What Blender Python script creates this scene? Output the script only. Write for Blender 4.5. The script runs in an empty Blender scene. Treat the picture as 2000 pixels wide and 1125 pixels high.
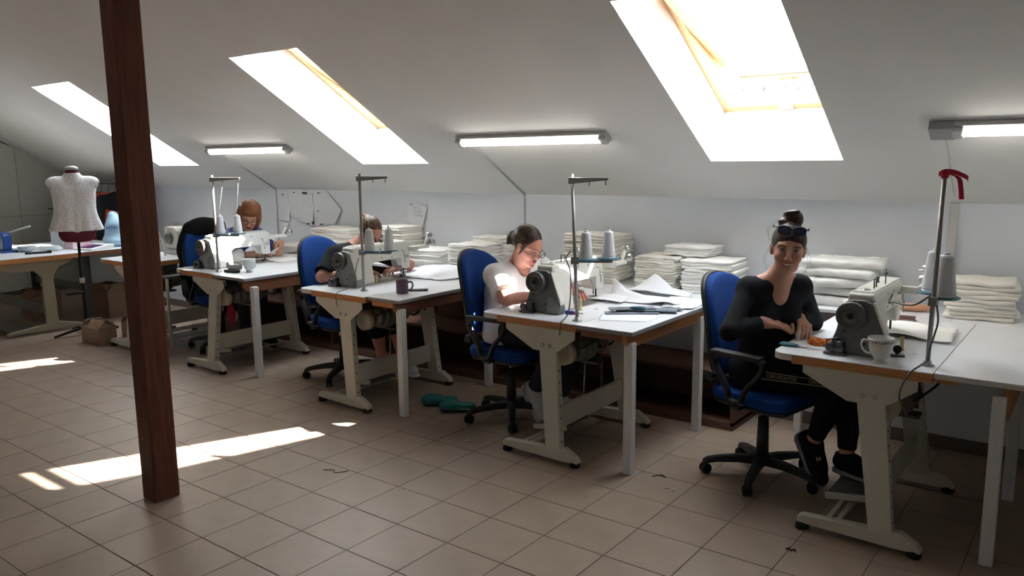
import bpy, bmesh, math, random
import numpy as np
from math import sin, cos, tan, pi, radians, sqrt, atan2
from mathutils import Vector, Matrix

# ------------------------------------------------------------------ camera
scene = bpy.context.scene
COL = scene.collection
FPX, PITCH, ROLL, YAW = 1548.64, 0.1599, 0.011, -0.6526
CAM = Vector((3.971, -2.359, 1.621))
_f = Vector((sin(YAW) * cos(PITCH), cos(YAW) * cos(PITCH), -sin(PITCH)))
_r = Vector((cos(YAW), -sin(YAW), 0))
_d = _f.cross(_r)
_r, _d = _r * cos(ROLL) + _d * sin(ROLL), _d * cos(ROLL) - _r * sin(ROLL)
cd = bpy.data.cameras.new('camera')
cam = bpy.data.objects.new('camera', cd)
COL.objects.link(cam)
cam.matrix_world = Matrix(((_r.x, -_d.x, -_f.x, CAM.x), (_r.y, -_d.y, -_f.y, CAM.y), (_r.z, -_d.z, -_f.z, CAM.z), (0, 0, 0, 1)))
cd.sensor_width = 36.0
cd.lens = FPX / 2000 * 36
cd.clip_start = 0.05
scene.camera = cam

# ------------------------------------------------------------------ world, sun, exposure
world = bpy.data.worlds.new('sky')
scene.world = world
world.use_nodes = True
wn = world.node_tree.nodes
wn['Background'].inputs[0].default_value = (0.83, 0.92, 1.0, 1)
wn['Background'].inputs[1].default_value = 9.0
sun_d = bpy.data.lights.new('sun_offscreen', 'SUN')
sun_d.energy = 40.0
sun_d.angle = radians(0.6)
sun_d.color = (1.0, 0.95, 0.87)
sun_o = bpy.data.objects.new('sun_offscreen', sun_d)
COL.objects.link(sun_o)
SUN_DIR = Vector((-1.055, -0.78, -1.0))
sun_o.rotation_euler = SUN_DIR.to_track_quat('-Z', 'Y').to_euler()
sun_o.location = (8, 8, 8)
scene.view_settings.view_transform = 'Standard'
scene.view_settings.look = 'None'
scene.view_settings.gamma = 1.0
scene.view_settings.use_curve_mapping = False
scene.view_settings.exposure = 0.85
scene.cycles.use_denoising = True
scene.cycles.max_bounces = 10
scene.cycles.diffuse_bounces = 6
scene.cycles.sample_clamp_indirect = 8.0

# ------------------------------------------------------------------ materials
MATS = {}
def mat(name, col, rough=0.6, metal=0.0, noise=0.0, nscale=12.0, bump=0.0, bscale=60.0, spec=0.5,
        emit=None, estr=0.0, trans=0.0, alpha=1.0, ior=1.45, stretch=None, col2=None, sss=0.0):
    if name in MATS:
        return MATS[name]
    m = bpy.data.materials.new(name)
    m.use_nodes = True
    nt = m.node_tree
    b = nt.nodes['Principled BSDF']
    b.inputs['Base Color'].default_value = (*col, 1)
    b.inputs['Roughness'].default_value = rough
    b.inputs['Metallic'].default_value = metal
    b.inputs['Specular IOR Level'].default_value = spec
    b.inputs['IOR'].default_value = ior
    if trans: b.inputs['Transmission Weight'].default_value = trans
    if alpha < 1: b.inputs['Alpha'].default_value = alpha
    if sss:
        b.inputs['Subsurface Weight'].default_value = sss
        b.inputs['Subsurface Radius'].default_value = (0.012, 0.005, 0.003)
        b.inputs['Subsurface Scale'].default_value = 1.0
    if emit:
        b.inputs['Emission Color'].default_value = (*emit, 1)
        b.inputs['Emission Strength'].default_value = estr
    if noise or bump:
        tc = nt.nodes.new('ShaderNodeTexCoord')
        mp = nt.nodes.new('ShaderNodeMapping')
        nt.links.new(tc.outputs['Object'], mp.inputs[0])
        if stretch: mp.inputs['Scale'].default_value = stretch
    if noise:
        n = nt.nodes.new('ShaderNodeTexNoise')
        n.inputs['Scale'].default_value = nscale
        n.inputs['Detail'].default_value = 5
        nt.links.new(mp.outputs[0], n.inputs[0])
        mx = nt.nodes.new('ShaderNodeMix'); mx.data_type = 'RGBA'
        c2 = col2 or tuple(c * (1 - noise) for c in col)
        c1 = col if col2 else tuple(min(1, c * (1 + noise * 0.6)) for c in col)
        mx.inputs[6].default_value = (*c1, 1); mx.inputs[7].default_value = (*c2, 1)
        rp = nt.nodes.new('ShaderNodeMapRange')
        rp.inputs[1].default_value = 0.3; rp.inputs[2].default_value = 0.7
        nt.links.new(n.outputs[0], rp.inputs[0])
        nt.links.new(rp.outputs[0], mx.inputs[0])
        nt.links.new(mx.outputs[2], b.inputs['Base Color'])
    if bump:
        n2 = nt.nodes.new('ShaderNodeTexNoise')
        n2.inputs['Scale'].default_value = bscale
        n2.inputs['Detail'].default_value = 4
        nt.links.new(mp.outputs[0], n2.inputs[0])
        bp = nt.nodes.new('ShaderNodeBump')
        bp.inputs['Strength'].default_value = bump
        bp.inputs['Distance'].default_value = 0.01
        nt.links.new(n2.outputs[0], bp.inputs['Height'])
        nt.links.new(bp.outputs[0], b.inputs['Normal'])
    MATS[name] = m
    return m

M_plaster = mat('plaster', (0.72, 0.715, 0.70), 0.9, noise=0.03, nscale=3, bump=0.03, bscale=150, spec=0.2)
M_wallblue = mat('wall_paint', (0.66, 0.70, 0.745), 0.9, noise=0.03, nscale=3, spec=0.2)
M_tile = mat('floor_tile_beige', (0.30, 0.23, 0.178), 0.42, noise=0.12, nscale=5, bump=0.04, bscale=30)
M_grout = mat('grout', (0.20, 0.157, 0.127), 0.9)
M_pillar = mat('stained_timber', (0.125, 0.042, 0.024), 0.65, spec=0.25, noise=0.35, nscale=9, stretch=(6, 6, 0.5), bump=0.15, bscale=40)
M_pine = mat('pine', (0.72, 0.47, 0.26), 0.5, noise=0.15, nscale=8, stretch=(8, 8, 1))
M_glass = mat('window_glass', (1, 1, 1), 0.02)
def _clear(m, amount):
    # clear sheet: light passes straight through, with a faint mirror gloss
    nt = m.node_tree; b = nt.nodes['Principled BSDF']
    tr = nt.nodes.new('ShaderNodeBsdfTransparent'); mx = nt.nodes.new('ShaderNodeMixShader')
    mx.inputs[0].default_value = amount
    nt.links.new(tr.outputs[0], mx.inputs[1]); nt.links.new(b.outputs[0], mx.inputs[2])
    nt.links.new(mx.outputs[0], nt.nodes['Material Output'].inputs[0])
    return m
_clear(M_glass, 0.04)
M_white = mat('white_laminate', (0.83, 0.86, 0.895), 0.26, noise=0.03, nscale=4)
M_edge = mat('grey_edge', (0.26, 0.27, 0.285), 0.5)
M_plyedge = mat('white_edge', (0.62, 0.60, 0.56), 0.5)
M_oak = mat('orange_wood', (0.52, 0.235, 0.085), 0.5, noise=0.25, nscale=10, stretch=(1, 6, 12))
M_brown = mat('brown_wood', (0.21, 0.085, 0.045), 0.55, noise=0.3, nscale=8, stretch=(1, 6, 10))
M_dkwood = mat('dark_wood', (0.13, 0.065, 0.04), 0.6, noise=0.3, nscale=8, stretch=(1, 6, 10))
M_cream = mat('cream_enamel', (0.56, 0.54, 0.46), 0.4, noise=0.05, nscale=6)
M_creamlt = mat('light_enamel', (0.68, 0.67, 0.61), 0.3, noise=0.04, nscale=10)
M_dkgrey = mat('dark_grey_enamel', (0.135, 0.135, 0.125), 0.45, noise=0.1, nscale=30)
M_black = mat('black_plastic', (0.018, 0.018, 0.020), 0.5)
M_rubber = mat('black_rubber', (0.014, 0.012, 0.011), 0.8)
M_metal = mat('steel', (0.45, 0.45, 0.44), 0.35, metal=0.9)
M_pole = mat('grey_pole', (0.30, 0.29, 0.27), 0.45, metal=0.5)
M_chrome = mat('chrome', (0.75, 0.75, 0.75), 0.15, metal=1.0)
M_dkmetal = mat('dark_steel', (0.10, 0.10, 0.10), 0.4, metal=0.7)
M_teal = mat('teal_plastic', (0.012, 0.13, 0.18), 0.4)
M_thread = mat('white_thread', (0.76, 0.80, 0.85), 0.8, bump=0.35, bscale=40, stretch=(1, 1, 14))
M_blue = mat('blue_fabric', (0.009, 0.05, 0.225), 0.85, noise=0.12, nscale=80, bump=0.1, bscale=300, spec=0.2)
M_whitewood = mat('white_painted_wood', (0.66, 0.66, 0.65), 0.6, noise=0.08, nscale=12, stretch=(4, 4, 0.6))
M_cloth = mat('white_cloth', (0.90, 0.89, 0.855), 0.95, noise=0.04, nscale=25, bump=0.15, bscale=60, spec=0.1)
M_fixture = mat('fixture_white', (0.50, 0.50, 0.49), 0.5)
M_tube = mat('lit_tube', (1, 1, 1), 0.5, emit=(1.0, 0.96, 0.88), estr=9.0)

# ------------------------------------------------------------------ mesh helpers
class MB:
    def __init__(s):
        s.v = []; s.f = []; s.m = []; s.sm = []; s.mi = 0; s.smooth = False
    def add(s, vs, fs):
        o = len(s.v)
        s.v += [tuple(p) for p in vs]
        for f in fs:
            s.f.append(tuple(i + o for i in f)); s.m.append(s.mi); s.sm.append(s.smooth)
        return s
    def box(s, x0, x1, y0, y1, z0, z1, M=None):
        vs = [(x, y, z) for x in (x0, x1) for y in (y0, y1) for z in (z0, z1)]
        if M is not None: vs = [M @ Vector(p) for p in vs]
        return s.add(vs, [(0, 1, 3, 2), (4, 6, 7, 5), (0, 4, 5, 1), (2, 3, 7, 6), (0, 2, 6, 4), (1, 5, 7, 3)])
    def prism(s, poly, axis, lo, hi, M=None):
        # poly: list of (a,b) in the plane normal to axis; axis 0: (y,z) 1: (x,z) 2: (x,y)
        def mk(a, b, c):
            return (c, a, b) if axis == 0 else ((a, c, b) if axis == 1 else (a, b, c))
        n = len(poly)
        ar = sum(poly[i][0] * poly[(i + 1) % n][1] - poly[(i + 1) % n][0] * poly[i][1] for i in range(n))
        if (ar < 0) != (axis == 1): poly = poly[::-1]
        vs = [mk(a, b, lo) for a, b in poly] + [mk(a, b, hi) for a, b in poly]
        if M is not None: vs = [M @ Vector(p) for p in vs]
        fs = [tuple(range(n))[::-1], tuple(range(n, 2 * n))] + [(i, (i + 1) % n, n + (i + 1) % n, n + i) for i in range(n)]
        return s.add(vs, fs)
    def tube(s, pts, r, seg=8, cap=True):
        pts = [Vector(p) for p in pts]; n = len(pts)
        rs = r if isinstance(r, (list, tuple)) else [r] * n
        up = Vector((0, 0, 1)); vs = []
        t0 = (pts[1] - pts[0]).normalized()
        if abs(t0.z) > 0.9: up = Vector((1, 0, 0))
        a = t0.cross(up).normalized()
        for i in range(n):
            t = (pts[min(i + 1, n - 1)] - pts[max(i - 1, 0)]).normalized()
            a = (a - t * a.dot(t)).normalized(); b = t.cross(a)
            for k in range(seg):
                q = 2 * pi * k / seg
                vs.append(pts[i] + a * (rs[i] * cos(q)) + b * (rs[i] * sin(q)))
        fs = []
        for i in range(n - 1):
            for k in range(seg):
                k2 = (k + 1) % seg
                fs.append((i * seg + k, i * seg + k2, (i + 1) * seg + k2, (i + 1) * seg + k))
        sm = s.smooth; s.smooth = True; s.add(vs, fs); s.smooth = False
        if cap:
            o = len(s.v) - len(vs)
            for f in (tuple(range(seg))[::-1], tuple(range((n - 1) * seg, n * seg))):
                s.f.append(tuple(i + o for i in f)); s.m.append(s.mi); s.sm.append(False)
        s.smooth = sm
        return s
    def lathe(s, prof, c=(0, 0, 0), axis='z', seg=20, M=None):
        # prof: list of (r, h) ; closed ends when r == 0
        vs = []; fs = []; n = len(prof)
        for r, h in prof:
            for k in range(seg):
                q = 2 * pi * k / seg
                p = (r * cos(q), r * sin(q), h)
                if axis == 'y': p = (p[0], -p[2], p[1]); p = (p[0], -p[1], p[2]); p = (p[0], h, r * sin(q))
                elif axis == 'x': p = (h, r * cos(q), r * sin(q))
                p = (p[0] + c[0], p[1] + c[1], p[2] + c[2])
                vs.append(M @ Vector(p) if M is not None else p)
        flip = axis == 'y'
        for i in range(n - 1):
            for k in range(seg):
                k2 = (k + 1) % seg
                q = (i * seg + k, i * seg + k2, (i + 1) * seg + k2, (i + 1) * seg + k)
                fs.append(q[::-1] if flip else q)
        sm = s.smooth; s.smooth = True; s.add(vs, fs); s.smooth = False
        o = len(s.v) - len(vs)
        for f, i in ((tuple(range(seg))[::-1], 0), (tuple(range((n - 1) * seg, n * seg)), n - 1)):
            if prof[i][0] > 1e-6:
                if flip: f = f[::-1]
                s.f.append(tuple(j + o for j in f)); s.m.append(s.mi); s.sm.append(False)
        s.smooth = sm
        return s
    def ball(s, c, r, seg=12, rings=8):
        rr = r if isinstance(r, (tuple, list)) else (r, r, r)
        prof = [(max(1e-5, sin(pi * i / rings)), -cos(pi * i / rings)) for i in range(rings + 1)]
        M = Matrix.Translation(c) @ Matrix.Diagonal((rr[0], rr[1], rr[2], 1))
        return s.lathe(prof, seg=seg, M=M)
    def build(s, name, mats, parent=None, bevel=0.0, seg=1, loc=None, auto=False):
        me = bpy.data.meshes.new(name)
        me.from_pydata([tuple(p) for p in s.v], [], s.f)
        me.polygons.foreach_set('material_index', s.m)
        me.polygons.foreach_set('use_smooth', s.sm)
        for m in (mats if isinstance(mats, (list, tuple)) else [mats]): me.materials.append(m)
        if bevel > 0:
            bm = bmesh.new(); bm.from_mesh(me)
            bmesh.ops.remove_doubles(bm, verts=bm.verts, dist=1e-5)
            es = [e for e in bm.edges if len(e.link_faces) == 2 and e.calc_face_angle(0) > radians(35)]
            bmesh.ops.bevel(bm, geom=es, offset=bevel, segments=seg, affect='EDGES', profile=0.5, clamp_overlap=True)
            bm.to_mesh(me); bm.free()
        o = bpy.data.objects.new(name, me)
        COL.objects.link(o)
        if parent is not None: o.parent = parent
        if loc is not None: o.location = loc
        return o

def tag(o, label=None, cat=None, group=None, kind=None):
    if label: o['label'] = label
    if cat: o['category'] = cat
    if group: o['group'] = group
    if kind: o['kind'] = kind
    return o
def empty(name, loc=(0, 0, 0), rz=0.0):
    o = bpy.data.objects.new(name, None)
    COL.objects.link(o)
    o.empty_display_size = 0.05
    o.location = loc; o.rotation_euler = (0, 0, rz)
    return o
def thing(name, label, cat, loc=(0, 0, 0), rz=0.0, group=None):
    return tag(empty(name, loc, rz), label, cat, group)
def copy_tree(o, parent=None):
    c = o.copy(); COL.objects.link(c)
    if parent is not None: c.parent = parent
    for ch in list(o.children): copy_tree(ch, c)
    return c
def rbox(name, x0, x1, y0, y1, z0, z1, m, parent=None, bevel=0.003, M=None):
    return MB().box(x0, x1, y0, y1, z0, z1, M).build(name, m, parent, bevel)
def arc(cx, cy, r, a0, a1, n):
    return [(cx + r * cos(a0 + (a1 - a0) * i / n), cy + r * sin(a0 + (a1 - a0) * i / n)) for i in range(n + 1)]
def bez(pts, n=12):
    # catmull-rom through points
    P = [Vector(p) for p in pts]; P = [P[0] * 2 - P[1]] + P + [P[-1] * 2 - P[-2]]
    out = []
    for i in range(1, len(P) - 2):
        a, b, c, d = P[i - 1:i + 3]
        for k in range(n):
            t = k / n
            out.append(0.5 * ((2 * b) + (c - a) * t + (2 * a - 5 * b + 4 * c - d) * t * t + (3 * b - a - 3 * c + d) * t ** 3))
    out.append(P[-2]); return out
random.seed(7)

# ------------------------------------------------------------------ room
XL, XR = -7.05, 6.2
YB, YLOW = 2.71, 2.47          # upper back wall plane, front of the boxed-out lower wall
KZ, TAN = 1.356, 0.62
A = math.atan(TAN); CA, SA = cos(A), sin(A)
YR = -0.47                      # ridge
YF = 2 * YR - YB                # opposite knee wall
SR = (YB - YR) / CA             # slope length to the ridge
def slope(x, s, n, side=1):
    y = YB - s * CA + n * SA
    if side < 0: y = 2 * YR - y
    return Vector((x, y, KZ + s * SA + n * CA))
SKY = [(-4.46, -3.68), (-1.19, -0.42), (1.95, 2.73)]
S0, S1, DEP = 0.463, 1.915, 0.42

def slope_box(mb, x0, x1, s0, s1, n0, n1, side=1):
    vs = [slope(x, s, n, side) for x in (x0, x1) for s in (s0, s1) for n in (n0, n1)]
    fs = [(0, 1, 3, 2), (4, 6, 7, 5), (0, 4, 5, 1), (2, 3, 7, 6), (0, 2, 6, 4), (1, 5, 7, 3)]
    if side > 0: fs = [f[::-1] for f in fs]
    mb.add(vs, fs)
mb = MB()
for side in (1, -1):
    xs = [XL - 0.2] + ([v for p in SKY for v in p] if side > 0 else []) + [XR + 0.2]
    for i in range(0, len(xs), 2):
        slope_box(mb, xs[i], xs[i + 1], -0.35, SR + 0.25, 0, DEP, side)
    for x0, x1 in (SKY if side > 0 else []):
        slope_box(mb, x0, x1, -0.35, S0, 0, DEP, side)
        slope_box(mb, x0, x1, S1, SR + 0.25, 0, DEP, side)
tag(mb.build('ceiling', M_plaster), 'white plastered sloping attic ceiling with three skylight openings', kind='structure')

tag(MB().box(XL - .2, XR + .2, YB, YB + .25, 0, KZ + .15).build('wall_back', M_wallblue), 'low white knee wall under the sloping ceiling', kind='structure')
tag(MB().box(XL + .08, XR, YLOW, YB - .001, 0, 0.73).build('wall_back_lower', M_wallblue), 'boxed-out lower part of the knee wall under the counter', kind='structure')
tag(MB().box(XL - .2, XR + .2, YF - .25, YF, 0, KZ + .15).build('wall_front', M_wallblue), kind='structure')
gz = KZ + (YB - YR) * TAN
for nm, x0, x1 in (('wall_left', XL - .2, XL), ('wall_right', XR, XR + .2)):
    poly = [(YF - .2, 0), (YB + .2, 0), (YB + .2, KZ + .1), (YR, gz + .3), (YF - .2, KZ + .1)]
    tag(MB().prism(poly, 0, x0, x1).build(nm, M_plaster), kind='structure')
tag(MB().box(XL + .08, XR, YLOW - .012, YLOW, 0, 0.075).build('baseboard_back', mat('baseboard_tile', (0.16, 0.125, 0.10), 0.5, noise=.1)), kind='structure')

# floor: grout bed and single tiles
floor = tag(MB().box(XL - .2, XR + .2, YF - .2, YB + .2, -0.15, -0.003).build('floor', M_grout), 'beige ceramic tiled floor', kind='structure')
TS = 0.30
tile_me = None
def project(p):
    q = Vector(p) - CAM
    z = q.dot(_f)
    return (1000 + FPX * q.dot(_r) / z, 562.5 + FPX * q.dot(_d) / z, z)
cand = []; rest = []
for i in range(-24, 21):
    for j in range(-13, 9):
        x0, y0 = i * TS, j * TS
        if x0 + TS < XL or x0 > XR or y0 + TS < YF or y0 > YLOW: continue
        u, v, z = project((x0 + .15, y0 + .15, 0))
        if z > 0.4 and -60 < u < 2060 and 600 < v < 1200: cand.append((z, x0, y0))
        else: rest.append((x0, y0))
cand.sort()
rest += [(x, y) for z, x, y in cand[300:]]
tmb = MB().box(0.0018, TS - .0018, 0.0018, TS - .0018, -0.003, 0.0)
for n, (z, x0, y0) in enumerate(cand[:300]):
    if n == 0:
        t = tmb.build('floor_tile', M_tile, floor, 0.001); tile_me = t.data
    else:
        t = bpy.data.objects.new('floor_tile', tile_me); COL.objects.link(t); t.parent = floor
    t.location = (x0, y0, random.uniform(-0.0004, 0.0004))
rm = MB()
for x0, y0 in rest: rm.box(x0 + .0018, x0 + TS - .0018, y0 + .0018, y0 + TS - .0018, -0.003, 0.0)
tag(rm.build('floor_tile', M_tile, floor), kind='stuff')

# pillar
px0, px1, py0, py1 = 0.275, 0.397, -0.533, -0.408
pil = MB().box(px0, px1, py0, py1, 0, 3.284).build('timber_post', M_pillar, None, 0.004)
tag(pil, 'dark red-brown square timber post standing on the tiled floor', 'post')
# skylight windows
def skylight(idx, x0, x1, side, tilt):
    w = empty('window_%d' % idx)
    w['kind'] = 'structure'
    if side > 0: w['label'] = 'pine framed roof window in the sloping ceiling'
    fr = MB(); fw = 0.045
    n0, n1 = DEP - .06, DEP + .04
    slope_box(fr, x0, x0 + fw, S0, S1, n0, n1, side); slope_box(fr, x1 - fw, x1, S0, S1, n0, n1, side)
    slope_box(fr, x0 + fw, x1 - fw, S0, S0 + fw, n0, n1, side); slope_box(fr, x0 + fw, x1 - fw, S1 - fw, S1, n0, n1, side)
    fr.build('window_frame', M_pine, w)
    # sash turns about its middle
    sm, nm = (S0 + S1) / 2, DEP - .01
    def sl(x, s, n):
        ds, dn = s - sm, n
        return slope(x, sm + ds * cos(tilt) + dn * sin(tilt), nm - ds * sin(tilt) + dn * cos(tilt), side)
    def sbox(mb, xa, xb, sa, sb, na, nb):
        vs = [sl(x, s, n) for x in (xa, xb) for s in (sa, sb) for n in (na, nb)]
        fs = [(0, 1, 3, 2), (4, 6, 7, 5), (0, 4, 5, 1), (2, 3, 7, 6), (0, 2, 6, 4), (1, 5, 7, 3)]
        mb.add(vs, [f[::-1] for f in fs] if side > 0 else fs)
    a, b, c, d = x0 + fw + .004, x1 - fw - .004, S0 + fw + .004, S1 - fw - .004
    sb = MB(); q = 0.055
    sbox(sb, a, a + q, c, d, -.03, .03); sbox(sb, b - q, b, c, d, -.03, .03)
    sbox(sb, a + q, b - q, c, c + q, -.03, .03); sbox(sb, a + q, b - q, d - q, d, -.03, .03)
    sash = sb.build('sash', M_pine, w)
    g = MB(); sbox(g, a + q, b - q, c + q, d - q, -.004, .004); g.build('pane', M_glass, sash)
    r = MB(); sbox(r, a + q, b - q, c + q, c + q + .012, -.012, .012); r.build('glazing_bead', M_edge, sash)
    h = MB(); mid = (a + b) / 2
    sbox(h, mid - .06, mid + .06, c + .008, c + .03, -.05, -.032); sbox(h, mid - .02, mid + .02, c + .0, c + .04, -.035, -.03)
    h.build('latch', M_fixture, sash)
    k = MB(); slope_box(k, mid - .045, mid + .045, S0 + .008, S0 + fw - .006, n0 - .012, n0, side); k.build('striker_plate', M_fixture, w)
    # portal so that the daylight in the opening is sampled well
    pl = bpy.data.lights.new('skylight_portal', 'AREA'); pl.shape = 'RECTANGLE'
    pl.size = x1 - x0; pl.size_y = S1 - S0; pl.cycles.is_portal = True
    po = bpy.data.objects.new('skylight_portal', pl); COL.objects.link(po)
    c0 = slope((x0 + x1) / 2, sm, DEP + .1, side)
    nrm = slope(0, 0, 1, side) - slope(0, 0, 0, side)
    po.location = c0; po.rotation_euler = (-nrm).to_track_quat('-Z', 'Y').to_euler()
    # roll so that size_y follows the slope
    X = Vector((1, 0, 0)); Zc = nrm; Yc = Zc.cross(X)
    po.matrix_world = Matrix(((X.x, Yc.x, Zc.x, c0.x), (X.y, Yc.y, Zc.y, c0.y), (X.z, Yc.z, Zc.z, c0.z), (0, 0, 0, 1)))
for i, (x0, x1) in enumerate(SKY):
    skylight(i + 1, x0, x1, 1, radians((0, 6, 12)[i]))
# ------------------------------------------------------------------ sewing stations
T = 0.762
def sewing_table(label, xl, xw, xj, xs, yf, yb=2.26, motor=True, pedal=True):
    t = thing('sewing_table', label, 'table', (xs, yf, 0), 0, 'industrial sewing tables')
    def X(v): return v - xs
    def Y(v): return v - yf
    # top board with round corner towards the operator
    r = 0.06
    mb = MB()
    poly = [(X(xl) + r, 0)] + [(X(xj), 0), (X(xj), Y(yb)), (X(xl), Y(yb))] + [(X(xl) + r - r * sin(q), r - r * cos(q)) for q in [pi / 2 * k / 6 for k in range(6, 0, -1)]]
    mb.prism(poly, 2, T - .005, T)
    mb.build('tabletop', M_white, t, 0.001)
    lip = [(X(xl) + r, 0)] + [(X(xw), 0), (X(xw), Y(yb)), (X(xl), Y(yb))] + [(X(xl) + r - r * sin(q), r - r * cos(q)) for q in [pi / 2 * k / 6 for k in range(6, 0, -1)]]
    MB().prism(lip, 2, T - .03, T - .005).build('table_lip', M_plyedge, t)
    MB().box(X(xw), X(xj), 0.002, Y(yb), T - .042, T - .005).build('wooden_board', M_oak, t)
    # two end frames
    def endframe(y0, y1, nm):
        e = empty(nm); e.parent = t
        # foot
        poly = [(-.435, .03), (-.435, .055), (-.42, .068), (-.13, .085), (-.02, .095), (.045, .058), (.062, .04), (.062, .024), (-.05, .02)]
        MB().prism(poly, 1, y0 - .022, y0 + .022).build('foot', M_cream, t, 0.004)
        for cx in (-.415, .035):
            MB().lathe([(.026, 0), (.03, .006), (.028, .022), (.020, .034)], (cx, y0, 0), seg=14).build('rubber_pad', M_rubber, t)
        # post, leaning
        w = .048
        b0, b1, t0, t1 = -.14, -.045, -.245, -.13
        vs = [(b0, y0 - .024, .07), (b1, y0 - .024, .07), (b1, y0 + .024, .07), (b0, y0 + .024, .07),
              (t0, y1 - .020, .66), (t1, y1 - .020, .66), (t1, y1 + .024, .66), (t0, y1 + .024, .66)]
        p = MB().add(vs, [(3, 2, 1, 0), (4, 5, 6, 7), (0, 1, 5, 4), (1, 2, 6, 5), (2, 3, 7, 6), (3, 0, 4, 7)]).build('post', M_cream, t, 0.003)
        bpoly = [(-.465, T - .042), (-.005, T - .042), (-.005, T - .085), (-.125, .59), (-.275, .59), (-.465, T - .075)]
        MB().prism(bpoly, 1, y1 - .026, y1 - .020).build('bracket_plate', M_cream, t, 0.001)
        for cx in (-.215, -.165): MB().lathe([(.011, y1 - .026), (.011, y1 - .030), (.006, y1 - .033)][::-1], (cx, 0, .625), 'y', 10).build('bolt', M_metal, t)
        for cx in (-.205, -.163): MB().box(cx - .005, cx + .005, y1 - .0235, y1 - .020, .535, .573).build('slot', M_rubber, t)
        hl = MB()
        for k in range(7):
            f = .12 + k * .062
            xx = -.045 + (-.13 + .045) * (f - .07) / .59
            hl.lathe([(.005, xx + .0012), (.005, xx - .001)][::-1], (0, y0 + (y1 - y0) * (f - .07) / .59, f), 'x', 8)
        tag(hl.build('bolt_hole', M_rubber, t), kind='stuff')
        bpy.data.objects.remove(e)
    endframe(Y(1.035), Y(max(1.075, yf + .03)), 'end_frame')
    endframe(Y(1.83), Y(1.83), 'end_frame')
    # crossbar, treadle rails
    MB().box(-.135, -.115, Y(1.06), Y(1.81), .16, .285).build('crossbar', M_cream, t, 0.002)
    for cx in (-.31, -.27): MB().box(cx - .011, cx + .011, Y(1.05), Y(1.82), .055, .072).build('treadle_rail', M_cream, t, 0.001)
    if pedal:
        Mx = Matrix.Translation((-.265, Y(1.36), .112)) @ Matrix.Rotation(radians(-8), 4, 'Y')
        pd = MB().box(-.11, .11, -.12, .12, -.006, .006, Mx).build('pedal', M_dkgrey, t, 0.003)
        MB().box(-.115, .115, -.13, -.118, -.02, .010, Mx).build('pedal_side', M_cream, pd, 0.002); MB().box(-.115, .115, .118, .13, -.02, .010, Mx).build('pedal_side', M_cream, pd, 0.002)
        MB().tube([(-.185, Y(1.465), .122), (-.16, Y(1.445), .48)], .004, 6).build('pitman_rod', M_metal, t)
        MB().ball((-.183, Y(1.464), .15), .010).build('ball_joint', M_metal, t)
    if motor:
        m = MB()
        m.lathe([(.0, -.13), (.055, -.128), (.070, -.115), (.072, -.095), (.058, -.092), (.058, -.07), (.085, -.066), (.085, -.045), (.066, -.042), (.066, -.022), (.085, -.018), (.085, .0), (.066, .004), (.066, .024), (.085, .028),
                 (.085, .05), (.070, .054), (.070, .12), (.060, .16), (.0, .165)], (-.13, Y(1.40), .575), 'y', 24)
        mo = m.build('motor', mat('motor_grey', (0.17, 0.165, 0.145), 0.45, metal=.3), t)
        pc = MB().lathe([(0, -.005), (.052, -.004), (.066, .0), (.070, .045), (.0, .05)], (-.155, Y(1.195), .562), 'y', 24)
        pc.build('belt_guard', mat('cream_plastic', (0.62, 0.57, 0.44), 0.5), t)
        MB().box(-.18, -.06, Y(1.36), Y(1.5), .64, T - .042).build('motor_bracket', M_dkmetal, t, 0.002); MB().box(-.22, -.04, Y(1.38), Y(1.46), .475, .49).build('motor_lever', M_dkmetal, t, 0.002)
        vt = MB()
        for k in range(10):
            q = 2 * pi * k / 10
            c = Vector((-.13 + .086 * cos(q), 0, .575 + .086 * sin(q)))
            vt.box(c.x - .008, c.x + .008, Y(1.41), Y(1.425), c.z - .008, c.z + .008)
        tag(vt.build('cooling_slot', M_rubber, mo), kind='stuff')
        MB().tube(bez([(-.13, Y(1.555), .60), (-.105, Y(1.62), .54), (-.11, Y(1.70), .56), (-.09, Y(1.775), .66), (-.08, Y(1.79), .715)], 8), .006, 6).build('motor_cable', M_rubber, t)
    MB().tube(bez([(-.02, Y(1.10) + .03, T - .05), (.0, Y(1.13), .66), (-.03, Y(1.2), .61), (.03, Y(1.3), .66), (.05, Y(1.36), .70)], 8), .005, 6).build('wiring', M_rubber, t)
    return t

STA = {4: dict(xl=2.790, xw=2.880, xj=3.440, xs=3.395, yf=1.095), 3: dict(xl=1.100, xw=1.225, xj=1.751, xs=1.750, yf=1.090),
       2: dict(xl=-0.512, xw=-0.368, xj=0.162, xs=0.140, yf=1.055), 1: dict(xl=-2.236, xw=-2.14, xj=-1.627, xs=-1.500, yf=1.130)}
LT = {4: 'cream-legged sewing table with cup, scissors and notebook on it', 3: 'cream-legged sewing table with a blue and red cutter beside the thread stand',
      2: 'cream-legged sewing table joined to the board with the purple mug', 1: 'cream-legged sewing table with open glasses case, red cloth hanging from its motor'}
tables = {k: sewing_table(LT[k], **STA[k]) for k in STA}

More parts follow.
